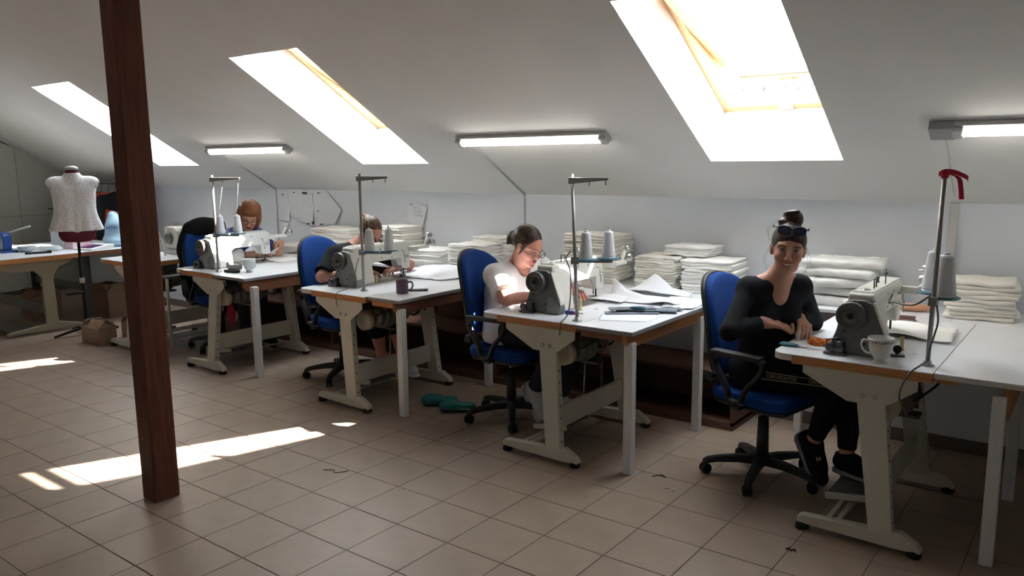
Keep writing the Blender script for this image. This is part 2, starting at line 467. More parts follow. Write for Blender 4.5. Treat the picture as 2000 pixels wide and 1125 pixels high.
# extension boards on white legs
def side_table(label, x0, x1, yf, yb, legs, apron_m, edge_m=M_edge):
    t = thing('side_table', label, 'table', (x0, yf, 0))
    W, D = x1 - x0, yb - yf
    MB().box(0.002, W, 0, D, T - .004, T).build('tabletop', M_white, t)
    MB().box(0.002, W, 0, D, T - .022, T - .004).build('board_edge', edge_m, t)
    for lx, ly in legs:
        MB().box(lx - x0 - .024, lx - x0 + .024, ly - yf - .024, ly - yf + .024, 0, .70).build('leg', M_whitewood, t, 0.003)
    return t
e3 = side_table('narrow white board on white legs with grey trims lying on it', 1.753, 2.090, 1.088, 2.26, [(2.060, 1.125), (2.060, 1.955)], M_oak)
ap = [(0.0, T - .022), (0.0, .70), (.02, .678), (.05, .668), (1.17, .668), (1.17, T - .022)]
MB().prism(ap, 0, .337 - .055, .337 - .029).build('apron', M_oak, e3, 0.003)
MB().box(.02, .282, .02, .05, T - .06, T - .022).build('front_rail', M_brown, e3)
e2 = side_table('narrow white board on white legs with the purple mug on it', .164, .446, 1.082, 2.26, [(.428, 1.12), (.428, 1.985)], M_brown)
MB().prism(ap, 0, .282 - .055, .282 - .029).build('apron', M_brown, e2, 0.003)
MB().box(.02, .227, .02, .05, T - .06, T - .022).build('front_rail', M_oak, e2)
e1 = side_table('narrow white board on white legs beside the open glasses case', -1.625, -1.205, 1.10, 2.26, [(-1.155, 1.15), (-1.155, 1.985)], M_brown)
ap1 = [(0.0, T - .022), (0.0, .69), (.03, .66), (.06, .65), (1.15, .65), (1.15, T - .022)]
MB().prism(ap1, 0, .42 - .035, .42 - .009).build('apron', M_brown, e1, 0.003)
e4 = side_table('wide white board on white legs next to the thread stand with the red ribbon', 3.442, 4.70, 1.10, 2.26, [(3.672, 1.14), (3.672, 1.90), (4.6, 1.14)], M_oak, M_plyedge)
MB().box(.236, .262, .05, 1.1, .60, T - .022).build('apron', M_oak, e4, 0.003)
MB().box(.01, .08, .03, .06, T - .045, T - .022).build('front_rail', M_oak, e4)
# counter along the wall
ct = thing('wall_counter', 'long white counter running along the knee wall behind the sewing tables', 'counter', (-3.0, 2.265, 0))
for a, b in ((-3.0, -.72), (-.718, 1.46), (1.462, 3.32), (3.322, 5.2)):
    MB().box(a + 3.0, b + 3.0, 0, YB - 2.265, T - .02, T).build('counter_board', M_white, ct, 0.001)
for x in (-2.6, -.9, .95, 2.55, 4.9):
    MB().box(x + 3.0 - .02, x + 3.02, .03, .07, .355 if x < 2.2 else 0, T - .02).build('leg', M_whitewood, ct, 0.002)

# ------------------------------------------------------------------ sewing machines
def rounded(poly, r, n=4):
    out = []
    N = len(poly)
    for i in range(N):
        p0, p1, p2 = Vector(poly[i - 1]), Vector(poly[i]), Vector(poly[(i + 1) % N])
        a = (p0 - p1); b = (p2 - p1)
        rr = min(r, a.length * .45, b.length * .45)
        a = p1 + a.normalized() * rr; b = p1 + b.normalized() * rr
        for k in range(n + 1):
            t = k / n
            q = a * (1 - t) ** 2 + p1 * 2 * t * (1 - t) + b * t * t
            out.append((q.x, q.y))
    return out
def sewing_machine(label, x, y, body=M_creamlt, cover=M_dkgrey, puller=True, s=1.0):
    t = thing('sewing_machine', label, 'sewing machine', (x, y, T), 0, 'industrial sewing machines on the tables')
    MB().box(-.10, .095, .0, .60, .0, .006).build('bed_plate', M_metal, t, 0.001)
    # cream arm, side silhouette extruded across
    prof = [(.022, .004), (.022, .262), (.035, .27), (.555, .27), (.585, .255), (.588, .085), (.575, .07), (.515, .07), (.495, .088), (.485, .135), (.465, .15), (.235, .15), (.20, .13), (.188, .08), (.188, .004)]
    MB().prism(rounded(prof, .012), 0, -.052, .052).build('arm', body, t, 0.006, 2)
    col = [(-.098, .004), (-.055, .255), (.055, .255), (.10, .004)]
    MB().prism(rounded(col, .02), 1, .04, .185).build('column', body, t, 0.004)
    MB().box(-.046, .046, .05, .57, .268, .276).build('top_cover', body, t, 0.004)
    # dark end cover
    ec = [(-.125, .0), (-.085, .11), (-.075, .19), (-.06, .232), (-.03, .245), (.03, .245), (.05, .235), (.075, .18), (.125, .055), (.125, .0)]
    c = MB().prism(rounded(ec, .02), 1, -.012, .045).build('end_cover', cover, t, 0.005, 2)
    MB().prism([(.035, .006), (.05, .10), (.085, .10), (.121, .04), (.121, .006)], 1, -.017, -.008).build('belt_cover', mat('mid_grey_enamel', (0.20, 0.20, 0.195), 0.4), c, 0.002)
    MB().prism([(.056, .235), (.066, .235), (.128, .075), (.126, .055)], 1, -.008, .04).build('cover_trim', body, c, 0.001)
    sc = MB()
    for a, b in ((-.055, .105), (.03, .055)): sc.lathe([(.006, -.0135), (.006, -.011)], (a, 0, b), 'y', 10)
    tag(sc.build('screw', M_rubber, c), kind='stuff')
    # handwheel
    hw = MB().lathe([(.0, -.052), (.022, -.052), (.026, -.047), (.040, -.045), (.045, -.051), (.058, -.051), (.062, -.046), (.062, -.024), (.056, -.018), (.03, -.016), (.03, -.012)], (-.022, 0, .178), 'y', 28)
    hw.build('handwheel', mat('wheel_grey', (0.10, 0.095, 0.09), 0.4, metal=.2), t)
    MB().lathe([(.0, -.056), (.012, -.056), (.014, -.050)], (-.022, 0, .178), 'y', 12).build('wheel_hub', M_rubber, t)
    # bobbin winder at the foot of the cover
    bw = MB()
    bw.box(-.125, -.035, -.055, -.012, .0, .012)
    bw.lathe([(.016, -.06), (.020, -.058), (.020, -.045), (.010, -.043), (.010, -.015)], (-.098, 0, .035), 'y', 12)
    bw.lathe([(.012, -.055), (.014, -.05), (.014, -.03)], (-.06, 0, .05), 'y', 10)
    bw.box(-.085, -.045, -.045, -.02, .012, .06); bw.tube([(-.11, -.05, .02), (-.12, -.03, .06), (-.07, -.03, .075)], .004, 6)
    tag(bw.build('bobbin_winder', M_dkmetal, t, 0.001), kind='stuff')
    # head: needle bar, presser foot, face plate, throat plate
    nb = MB().tube([(0, .548, .08), (0, .548, .035)], .005, 8).build('needle_bar', M_metal, t)
    MB().tube([(0, .548, .035), (0, .548, .008)], .0018, 6).build('needle', M_metal, nb)
    MB().tube([(.018, .548, .08), (.018, .548, .02)], .0055, 8).build('presser_bar', M_dkmetal, t)
    MB().box(-.010, .024, .53, .566, .008, .020).build('presser_foot', M_dkmetal, t)
    MB().box(-.04, .04, .586, .592, .085, .25).build('face_plate', M_chrome, t, 0.002)
    MB().box(-.035, .035, .50, .60, .006, .008).build('throat_plate', M_chrome, t)
    td = MB().lathe([(.013, .052), (.013, .060), (.005, .062), (.005, .075), (.010, .076), (.010, .082)], (0, .545, .16), 'x', 12)
    td.build('tension_dial', M_chrome, t)
    lv = MB().tube([(.052, .50, .21), (.075, .50, .21), (.08, .51, .12)], .004, 6); lv.build('presser_lever', M_metal, t)
    # top thread guides
    g = MB()
    g.tube([(.02, .16, .276), (.02, .16, .315), (.02, .20, .315), (.02, .20, .276)], .0035, 6)
    g.tube([(.03, .33, .276), (.03, .33, .345)], .003, 6); g.ball((.03, .33, .325), .008, 8, 6)
    g.lathe([(.010, .276), (.006, .282), (.006, .295), (.010, .30)], (-.01, .36, 0), 'z', 10)
    tag(g.build('thread_guide', M_dkmetal, t), kind='stuff')
    MB().lathe([(.02, .276), (.02, .279), (.015, .281)], (.0, .10, 0), 'z', 14).build('oil_cap', M_chrome, t)
    b = MB()
    for yy, zz in ((.075, .225), (.16, .235), (.29, .238), (.40, .235), (.40, .17), (.09, .12), (.16, .06), (.30, .175)):
        b.lathe([(.005, .0518), (.005, .0535)], (0, yy, zz), 'x', 8)
    tag(b.build('arm_screw', M_dkmetal, t), kind='stuff')
    fc = MB().prism([(.36, .155), (.49, .155), (.49, .10), (.46, .10), (.43, .145)], 0, .05, .056).build('finger_guard', M_metal, t)
    if puller:
        p = MB()
        p.box(.05, .13, .57, .60, .20, .235); p.box(.12, .15, .58, .70, .215, .24)
        p.tube([(.135, .66, .235), (.135, .70, .30)], .012, 8)
        tag(p.build('puller_arm', body, t, 0.003), kind='stuff')
        q = MB().lathe([(.0, -.035), (.024, -.034), (.026, .0), (.024, .034), (.0, .035)], (.135, .72, .255), 'x', 16)
        q.lathe([(.0, -.02), (.018, -.02), (.018, .02), (.0, .02)], (.135, .71, .312), 'x', 14)
        q.tube([(.10, .69, .30), (.17, .70, .31)], .006, 6)
        tag(q.build('puller_roller', M_metal, t), kind='stuff')
    return t
m4 = sewing_machine('cream sewing machine with dark grey end, cup standing against it', 3.115, 1.235)
m3 = sewing_machine('pale sewing machine with dark grey end, beside woman in white t-shirt', 1.420, 1.262)
m2 = sewing_machine('cream sewing machine with light grey end, beside woman in black t-shirt', -0.275, 1.285, cover=mat('grey_enamel', (0.27, 0.275, 0.26), 0.45))
m1 = sewing_machine('white sewing machine in bright sun beside the woman with auburn hair', -1.985, 1.285, body=mat('white_enamel', (0.72, 0.74, 0.73), 0.3), cover=mat('grey_enamel', (0.2, 0.2, 0.2), 0.45))

# ------------------------------------------------------------------ thread stands and cones
cone_proto = []
def thread_cone(loc, label, group='white thread cones on the thread stands', s=1.0):
    t = thing('thread_cone', label, 'thread cone', loc, 0, group)
    prof = [(.0, .006), (.034, .006), (.0365, .012)]
    n = 14
    for k in range(n):
        f = k / (n - 1)
        r = .0365 - .012 * f
        prof += [(r, .014 + .118 * f), (r - .0006, .014 + .118 * (f + .5 / n))]
    prof += [(.019, .142), (.0, .144)]
    MB().lathe([(r * s, h * s) for r, h in prof], seg=20).build('thread_winding', M_thread, t)
    MB().lathe([(.038 * s, 0), (.038 * s, .006 * s), (.03 * s, .007 * s)], seg=18).build('cone_base', M_thread, t)
    MB().lathe([(.010 * s, .142 * s), (.010 * s, .150 * s), (.006 * s, .151 * s)], seg=10).build('cone_tip', M_thread, t)
    return t
def thread_stand(label, x, y, top, plate_z, dx=0.0, cs=1.0, arm_ang=40, arm=True, mtl=M_pole, arm_len=.19, cone_labels=None, plates=((.055, .07), (.15, .17))):
    t = thing('thread_stand', label, 'thread stand', (x, y, T), 0, 'tall thread stands on the tables')
    H = top - T
    def P(z): return Vector((dx * z / H, 0, z))
    MB().tube([P(0), P(H)], .0095, 12).build('pole', mtl, t)
    MB().lathe([(.026, 0), (.026, .005), (.016, .010), (.015, .022), (.0095, .024)], seg=16).build('base_flange', M_metal, t)
    a = radians(arm_ang); d = Vector((cos(a), sin(a), 0)); nrm = Vector((-sin(a), cos(a), 0))
    if arm:
        c = P(H - .03)
        vs = []
        for q, w, h0, h1 in ((-.02, .014, -.022, .014), (.03, .014, -.018, .012), (arm_len, .008, -.004, .010)):
            for sg in (-1, 1):
                for hh in (h0, h1): vs.append(c + d * q + nrm * (w * sg) + Vector((0, 0, hh)))
        fs = [(0, 1, 3, 2), (8, 10, 11, 9)]
        for i in (0, 4):
            fs += [(i, i + 4, i + 5, i + 1), (i + 2, i + 3, i + 7, i + 6), (i, i + 2, i + 6, i + 4), (i + 1, i + 5, i + 7, i + 3)]
        MB().add(vs, fs).build('guide_arm', mtl, t, 0.002)
        for q in (.09, arm_len - .015):
            MB().tube([c + d * q + Vector((0, 0, -.003)), c + d * q + Vector((0, 0, -.03))], .003, 6).build('thread_eyelet', M_dkmetal, t)
    # spool bracket
    z = plate_z - T
    c = P(z)
    Mx = Matrix.Translation(c) @ Matrix.Rotation(a, 4, 'Z')
    MB().box(-.022, .022, -.016, .016, -.03, .008, Mx).build('bracket_clamp', mtl, t, 0.002); MB().box(.02, .20, -.012, .012, -.022, -.008, Mx).build('spool_bracket', mtl, t, 0.002)
    for i, (q, w) in enumerate(plates):
        pc = c + d * (.06 + .115 * i) + nrm * ((-.028, .032)[i])
        pl = MB().lathe([(.0, -.006), (.058, -.006), (.062, -.003), (.060, .001), (.04, .0), (.0, .0)], pc, 'z', 24).build('spool_plate', M_teal, t)
        MB().tube([pc, pc + Vector((0, 0, .165))], .003, 6).build('spool_pin', M_dkmetal, t)
        thread_cone(Vector((x, y, T)) + pc + Vector((0, 0, .001)), cone_labels[i], s=cs)
        if arm:
            tip = c * 0 + P(H - .03) + d * (.09, arm_len - .015)[i] + Vector((0, 0, -.03))
            MB().tube([tip, pc + Vector((0, 0, .165))], .0009, 4).build('thread', M_thread, t)
    return t
CL = {k: ['white cone of thread ' + w for w in ('nearer the pole ' + s, 'at the outer end ' + s)] for k, s in
      {4: 'on the stand with red ribbon', 3: 'on the stand beside the woman in white', 2: 'on the stand above the purple mug', 1: 'on the sunlit stand before the auburn-haired woman'}.items()}
s4 = thread_stand('grey thread stand with a red ribbon tied to its top', 3.399, 1.215, 1.552, 1.045, dx=.012, cs=1.22, arm_ang=90, arm=False, cone_labels=CL[4])
s3 = thread_stand('grey thread stand beside the woman in white t-shirt', 1.706, 1.180, 1.545, 1.100, dx=-.035, arm_ang=28, cone_labels=CL[3], mtl=mat('grey_pole2', (.30, .30, .29), .4, metal=.6))
s2 = thread_stand('grey thread stand behind the purple mug', -.026, 1.227, 1.545, 1.035, arm_ang=30, cone_labels=CL[2])
s1 = thread_stand('thread stand with bright sunlit top beside the auburn-haired woman', -1.723, 1.22, 1.53, 1.07, arm_ang=25, arm_len=.24, cone_labels=CL[1])
rb = MB()
def ribbon(mb, pts, wv, th=.0012):
    pts = bez(pts, 6); wv = Vector(wv)
    vs = []
    for i, p in enumerate(pts):
        tg = (pts[min(i + 1, len(pts) - 1)] - pts[max(i - 1, 0)]).normalized()
        n = tg.cross(wv).normalized()
        for a, b in ((-1, -1), (1, -1), (1, 1), (-1, 1)): vs.append(p + wv * a + n * th * b)
    fs = [(3, 2, 1, 0)]
    for i in range(len(pts) - 1):
        for k in range(4): fs.append((i * 4 + k, i * 4 + (k + 1) % 4, i * 4 + 4 + (k + 1) % 4, i * 4 + 4 + k))
    o = len(pts) * 4; fs.append((o - 4, o - 3, o - 2, o - 1))
    mb.smooth = False
    return mb.add(vs, fs)
zt = 1.552
rx, ry = 3.411, 1.215
M_red = mat('red_ribbon', (0.50, 0.012, 0.05), 0.6)
ribbon(rb, [(rx - .02, ry - .012, zt - .005), (rx, ry - .014, zt + .006), (rx + .03, ry + .02, zt + .003), (rx + .07, ry + .05, zt - .018), (rx + .075, ry + .052, zt - .03)], (0, 0, .009))
ribbon(rb, [(rx + .012, ry, zt - .002), (rx + .045, ry + .025, zt - .02), (rx + .055, ry + .03, zt - .06), (rx + .06, ry + .034, zt - .105)], (.008, .005, 0))
rb.lathe([(.014, -.018), (.016, -.006), (.014, .008)], (rx, ry, zt - .002), 'z', 12)
tag(rb.build('ribbon', M_red), 'red ribbon tied around the top of the thread stand', 'ribbon')

# ------------------------------------------------------------------ office chairs
def office_chair(label, x, y, rz, arms=True, col=M_blue, back_z=.0, base_rot=0.0, group='blue office chairs'):
    t = thing('office_chair', label, 'chair', (x, y, 0), rz, group)
    # local: front of the seat is +X
    def pad(w, d0, d1, z0, z1, n=8):
        pass
    sp = rounded([(-.21, -.20), (-.20, .20), (.16, .235), (.235, .20), (.235, -.20), (.16, -.235)], .09, 5)
    MB().prism(sp, 2, .425, .488).build('seat', col, t, 0.025, 3)
    MB().prism([(a * .95, b * .95) for a, b in sp], 2, .408, .427).build('seat_shell', M_black, t, 0.004)
    # backrest: rounded shield, slightly curved, leaning back
    prof = [(-.13, .0), (.13, .0), (.19, .06), (.215, .18), (.205, .32), (.165, .44), (.09, .495), (0, .51), (-.09, .495), (-.165, .44), (-.205, .32), (-.215, .18), (-.19, .06)]
    prof = rounded(prof, .06, 3)
    def back(th0, th1, sc, nm, m):
        mb = MB(); N = len(prof)
        vs = []
        for th in (th0, th1):
            for a, b in prof:
                a2, b2 = a * sc, (b - .25) * sc + .25
                cx = -.205 - .10 * (b2 / .5) + .045 * (a2 / .2) ** 2 + th + .02 * sin(b2 / .5 * pi)
                vs.append((cx, a2, .555 + back_z + b2))
        cf = (-.205 - .05 + th1 + .035, 0, .555 + back_z + .25); cb = (-.205 - .05 + th0 + .01, 0, .555 + back_z + .25)
        # rings towards the centre so that the curved faces stay smooth
        rings = []
        for th in (th0, th1):
            rr = []
            for f in (.8, .55, .28):
                ids = []
                for a, b in prof:
                    a2, b2 = a * sc * f, (b - .25) * sc * f + .25
                    bulge = (1 - f) * .022 * (1 if th == th1 else -.4)
                    cx = -.205 - .10 * (b2 / .5) + .045 * (a2 / .2) ** 2 + th + .02 * sin(b2 / .5 * pi) + bulge
                    ids.append(len(vs)); vs.append((cx, a2, .555 + back_z + b2))
                rr.append(ids)
            rings.append(rr)
        fs = [(i, (i + 1) % N, N + (i + 1) % N, N + i) for i in range(N)]
        for side in (0, 1):
            prev = list(range(side * N, side * N + N))
            for ids in rings[side]:
                for i in range(N):
                    q = (prev[i], prev[(i + 1) % N], ids[(i + 1) % N], ids[i])
                    fs.append(q if side else q[::-1])
                prev = ids
            fs.append(tuple(prev) if side else tuple(prev[::-1]))
        mb.smooth = True
        mb.add(vs, fs)
        return mb.build(nm, m, t, 0.012 if nm == 'backrest' else .004, 2)
    back(-.012, .034, 1.0, 'backrest', col)
    back(-.034, -.010, 1.02, 'back_shell', M_black)
    MB().tube(bez([(-.285, 0, .68 + back_z), (-.30, 0, .58), (-.26, 0, .47), (-.16, 0, .425), (-.05, 0, .41)], 6), .018, 8).build('back_support', M_black, t)
    MB().lathe([(.024, -.03), (.028, -.02), (.028, .03), (.02, .035)], (-.27, -.07, .50), 'y', 12).build('adjusting_knob', M_black, t)
    if arms:
        for sg in (-1, 1):
            yy = sg * .265
            loop = bez([(-.12, yy, .665), (-.03, yy, .683), (.10, yy, .685), (.145, yy, .665), (.13, yy, .61), (.055, yy, .52), (.03, yy, .46), (-.03, yy, .46), (-.05, yy, .52), (-.115, yy, .62), (-.12, yy, .665)], 5)
            arm = MB()
            ribbon(arm, [tuple(p) for p in loop[::3]], (0, .020, 0), .009)
            arm.build('armrest', M_black, t, 0.003)
            MB().box(-.135, .14, yy - .028, yy + .028, .675, .70).build('arm_pad', M_black, t, 0.010, 2)
            MB().box(-.03, .03, min(yy, sg * .18), max(yy, sg * .18), .415, .435).build('arm_mount', M_black, t, 0.003)
    MB().box(-.10, .08, -.07, .07, .385, .417).build('tilt_mechanism', M_black, t, 0.006)
    MB().tube([(0, 0, .10), (0, 0, .32)], [.033, .026], 14).build('column_cover', M_black, t)
    MB().tube([(0, 0, .30), (0, 0, .39)], .014, 12).build('gas_lift', M_chrome, t)
    MB().lathe([(.05, .075), (.055, .085), (.05, .115), (.035, .12)], seg=16).build('hub', M_black, t)
    for k in range(5):
        q = base_rot + 2 * pi * k / 5
        d = Vector((cos(q), sin(q), 0)); n = Vector((-sin(q), cos(q), 0))
        leg = MB(); vs = []
        for r, z0, z1, w in ((.03, .072, .115, .026), (.12, .075, .112, .024), (.22, .068, .098, .021), (.275, .055, .085, .018), (.295, .045, .07, .016)):
            for sgn, zz in ((-1, z0), (1, z0), (.8, z1), (-.8, z1)): vs.append(d * r + n * (w * sgn) + Vector((0, 0, zz)))
        fs = [(3, 2, 1, 0)] + [(i * 4 + j, i * 4 + (j + 1) % 4, i * 4 + 4 + (j + 1) % 4, i * 4 + 4 + j) for i in range(4) for j in range(4)] + [(16, 17, 18, 19)]
        L = leg.add(vs, fs).build('star_leg', M_black, t, 0.003)
        c = d * .28
        cs = MB()
        for sg in (-1, 1):
            Mx = Matrix.Translation(c + Vector((0, 0, .027))) @ Matrix.Rotation(q + .5, 4, 'Z')
            cs.lathe([(.020, sg * .008 - .007), (.027, sg * .013 - .006), (.027, sg * .013 + .006), (.020, sg * .013 + .009)], (0, 0, 0), 'y', 14, Mx)
        cs.tube([c + Vector((0, 0, .027)), c + Vector((0, 0, .06))], .009, 8)
        tag(cs.build('caster', M_rubber, L), kind='stuff')
    return t
def star(c, p): return atan2(p[1] - c[1], p[0] - c[0])
c4 = office_chair('blue office chair under the smiling woman in black', 2.63, 1.49, radians(-12), base_rot=star((2.63, 1.49), (2.367, 1.371)) + radians(12), back_z=-.03)
c3 = office_chair('blue office chair under the woman in white t-shirt', 1.015, 1.49, radians(2), base_rot=star((1.05, 1.49), (.888, 1.245)) - radians(2), back_z=.0)
c2 = office_chair('blue office chair under the woman in black t-shirt', -.625, 1.53, radians(-4), base_rot=star((-.6, 1.53), (-.809, 1.325)) + radians(4), back_z=.0)

# ------------------------------------------------------------------ ceiling luminaires and cable trunking
def luminaire(label, x0, x1, s, louvre=False):
    c = slope((x0 + x1) / 2, s, 0)
    Z = slope(0, 0, -1) - slope(0, 0, 0); X = Vector((1, 0, 0)); Y = Z.cross(X)
    Mx = Matrix(((X.x, Y.x, Z.x, c.x), (X.y, Y.y, Z.y, c.y), (X.z, Y.z, Z.z, c.z), (0, 0, 0, 1)))
    t = thing('tube_light', label, 'lamp', c, 0, 'tube lights on the sloping ceiling')
    t.matrix_world = Mx
    L = (x1 - x0) / 2
    MB().box(-L, L, -.045, .045, 0, .028).build('housing', M_fixture, t, 0.004)
    for sg in (-1, 1): MB().box(sg * L - (.05 if sg > 0 else 0), sg * L + (.05 if sg < 0 else 0), -.035, .035, .026, .055).build('end_cap', M_fixture, t, 0.004)
    MB().tube([(-L + .05, 0, .044), (L - .05, 0, .044)], .017, 12).build('tube', M_tube, t)
    return t
luminaire('white tube light on the ceiling left of the middle skylight', -3.07, -1.83, 1.0 * (YB - 2.06) / CA / 1.0)
luminaire('white tube light on the ceiling between the middle and the open skylight', .15, 1.39, (YB - 2.035) / CA)
l3 = luminaire('tube light with grey junction box on the ceiling above the red ribbon', 3.30, 4.54, (YB - 2.055) / CA)
rbm = MB().box(-.62 - .10, -.62 + .01, -.05, .05, 0, .05).build('junction_box', mat('grey_plastic', (.35, .35, .35), .5), l3, 0.004)
M_trunk = mat('trunking_grey', (0.40, 0.41, 0.42), 0.5)
for n, x in enumerate((-2.945, .235)):
    p = [slope(x - (.02 if n == 0 else 0), (YB - 2.06) / CA, -.006), slope(x, .0, -.006), Vector((x, YB - .006, .80))]
    mb = MB().tube(p[:2], .007, 6).tube(p[1:], .007, 6)
    tag(mb.build('trim_%d' % (n + 1), M_trunk), 'thin grey cable trunking running down the ceiling and wall', kind='structure')
mb = MB().tube(bez([slope(3.265, (YB - 2.08) / CA, -.03), slope(3.262, .55, -.02), slope(3.25, .3, -.01), slope(3.245, .1, -.01)], 6), .0035, 6)
tag(mb.build('lamp_cord', M_fixture), 'thin pale cord hanging from the junction box of the tube light', 'cord')
tag(MB().box(3.22, 3.26, YB - .02, YB - .001, .78, 1.35).build('trim_3', M_fixture, None, .002), 'pale cable duct on the knee wall behind the red ribbon stand', kind='structure')
# ------------------------------------------------------------------ people: smooth bodies from blended rounded shapes
V3 = lambda p: np.array(p, dtype=np.float64)
def nrm(v): return v / np.linalg.norm(v)
def d_cone(P, a, b, ra, rb):
    ba = b - a; l2 = ba @ ba
    t = np.clip(((P - a) @ ba) / l2, 0, 1)
    q = P - a - t[..., None] * ba
    return np.sqrt((q * q).sum(-1)) - (ra + (rb - ra) * t)
def d_ell(P, c, r, R):
    q = (P - c) @ R.T
    k0 = np.sqrt(((q / r) ** 2).sum(-1)); k1 = np.sqrt(((q / (r * r)) ** 2).sum(-1)) + 1e-9
    return k0 * (k0 - 1) / k1
I3 = np.eye(3)
class Sdf:
    def __init__(s): s.p = []
    def cone(s, a, b, ra, rb, k=.02, op='u', clip=None): s.p.append(('c', V3(a), V3(b), ra, rb, k, op, clip)); return s
    def ell(s, c, r, R=I3, k=.02, op='u', clip=None): s.p.append(('e', V3(c), V3(r), R, None, k, op, clip)); return s
    def bounds(s):
        lo = np.full(3, 9e9); hi = -lo
        for q in s.p:
            if q[6] != 'u': continue
            l, h = s.bb(q); lo = np.minimum(lo, l); hi = np.maximum(hi, h)
        return lo, hi
    def bb(s, q):
        if q[0] == 'c':
            return np.minimum(q[1] - q[3], q[2] - q[4]), np.maximum(q[1] + q[3], q[2] + q[4])
        e = np.sqrt(((q[3].T * q[2]) ** 2).sum(1)); return q[1] - e, q[1] + e
    def mesh(s, h=.006, fine=None, hf=.0035, disp=None):
        lo, hi = s.bounds(); lo -= .02; hi += .02
        ax = []
        for i in range(3):
            a = [lo[i]]
            while a[-1] < hi[i]:
                st = h
                if fine is not None and fine[0][i] < a[-1] < fine[1][i]: st = hf
                a.append(a[-1] + st)
            ax.append(np.array(a))
        F = np.full([len(a) for a in ax], .05, dtype=np.float32)
        for q in s.p:
            l, hh = s.bb(q); m = .035 + q[5]
            sl = tuple(slice(max(0, np.searchsorted(ax[i], l[i] - m)), min(len(ax[i]), np.searchsorted(ax[i], hh[i] + m) + 1)) for i in range(3))
            if any(x.stop <= x.start for x in sl): continue
            P = np.stack(np.meshgrid(*[ax[i][sl[i]] for i in range(3)], indexing='ij'), -1)
            d = d_cone(P, q[1], q[2], q[3], q[4]) if q[0] == 'c' else d_ell(P, q[1], q[2], q[3])
            if q[7]:
                for pt, n in q[7]: d = np.maximum(d, (P - V3(pt)) @ nrm(V3(n)))
            f = F[sl]; k = q[5]
            if q[6] == 'u':
                g = np.maximum(k - np.abs(f - d), 0); F[sl] = np.minimum(f, d) - g * g / (4 * k)
            elif q[6] == 's':
                d = -d; g = np.maximum(k - np.abs(f - d), 0); F[sl] = np.maximum(f, d) + g * g / (4 * k)
        if disp is not None:
            X = np.stack(np.meshgrid(*ax, indexing='ij'), -1); F = F + disp(X).astype(np.float32)
        return surface_net(F, ax)
def surface_net(F, ax):
    ins = F < 0
    c = np.zeros([n - 1 for n in F.shape], np.int8)
    off = [(i, j, k) for i in (0, 1) for j in (0, 1) for k in (0, 1)]
    sh = c.shape
    def sub(A, o): return A[o[0]:o[0] + sh[0], o[1]:o[1] + sh[1], o[2]:o[2] + sh[2]]
    for o in off: c += sub(ins, o)
    act = (c > 0) & (c < 8)
    idx = np.argwhere(act)
    vid = np.full(sh, -1, np.int64); vid[act] = np.arange(len(idx))
    acc = np.zeros((len(idx), 3)); cnt = np.zeros(len(idx))
    I, J, K = idx.T
    co = [(ax[0][I + o[0]], ax[1][J + o[1]], ax[2][K + o[2]]) for o in off]
    va = [F[I + o[0], J + o[1], K + o[2]] for o in off]
    for a in range(8):
        for b in range(a + 1, 8):
            if sum(abs(off[a][i] - off[b][i]) for i in range(3)) != 1: continue
            m = (va[a] < 0) != (va[b] < 0)
            t = va[a] / np.where(m, va[a] - va[b], 1)
            for i in range(3):
                acc[m, i] += (co[a][i] + t * (co[b][i] - co[a][i]))[m]
            cnt[m] += 1
    verts = acc / cnt[:, None]
    faces = []
    for d in range(3):
        e = [0, 0, 0]; e[d] = 1
        A = ins[:F.shape[0] - e[0], :F.shape[1] - e[1], :F.shape[2] - e[2]]
        B = ins[e[0]:, e[1]:, e[2]:]
        cr = np.argwhere(A != B)
        u, v = [(1, 2), (2, 0), (0, 1)][d]
        ok = (cr[:, u] > 0) & (cr[:, v] > 0) & (cr[:, u] < sh[u]) & (cr[:, v] < sh[v])
        cr = cr[ok]
        def cell(du, dv):
            q = cr.copy(); q[:, u] -= du; q[:, v] -= dv
            return vid[q[:, 0], q[:, 1], q[:, 2]]
        q = np.stack([cell(1, 1), cell(0, 1), cell(0, 0), cell(1, 0)], 1)
        fl = ~A[cr[:, 0], cr[:, 1], cr[:, 2]]
        q[fl] = q[fl][:, ::-1]
        faces.append(q)
    return verts, np.concatenate(faces)
def np_mesh(name, vf, m, parent=None, org=None, attr=None, loc=None):
    v, f = vf
    me = bpy.data.meshes.new(name)
    o0 = V3(org) if org is not None else np.zeros(3)
    w = v - o0
    me.vertices.add(len(w)); me.vertices.foreach_set('co', w.astype(np.float32).ravel())
    me.loops.add(f.size); me.loops.foreach_set('vertex_index', f.astype(np.int32).ravel())
    me.polygons.add(len(f)); me.polygons.foreach_set('loop_start', np.arange(0, f.size, 4, dtype=np.int32))
    me.polygons.foreach_set('use_smooth', np.ones(len(f), bool))
    me.update(); me.validate()
    if attr is not None:
        c, R = attr
        hc = ((v - c) @ R.T).astype(np.float32)
        a = me.attributes.new('hc', 'FLOAT_VECTOR', 'POINT'); a.data.foreach_set('vector', hc.ravel())
    me.materials.append(m)
    o = bpy.data.objects.new(name, me); COL.objects.link(o)
    if parent is not None: o.parent = parent
    return o

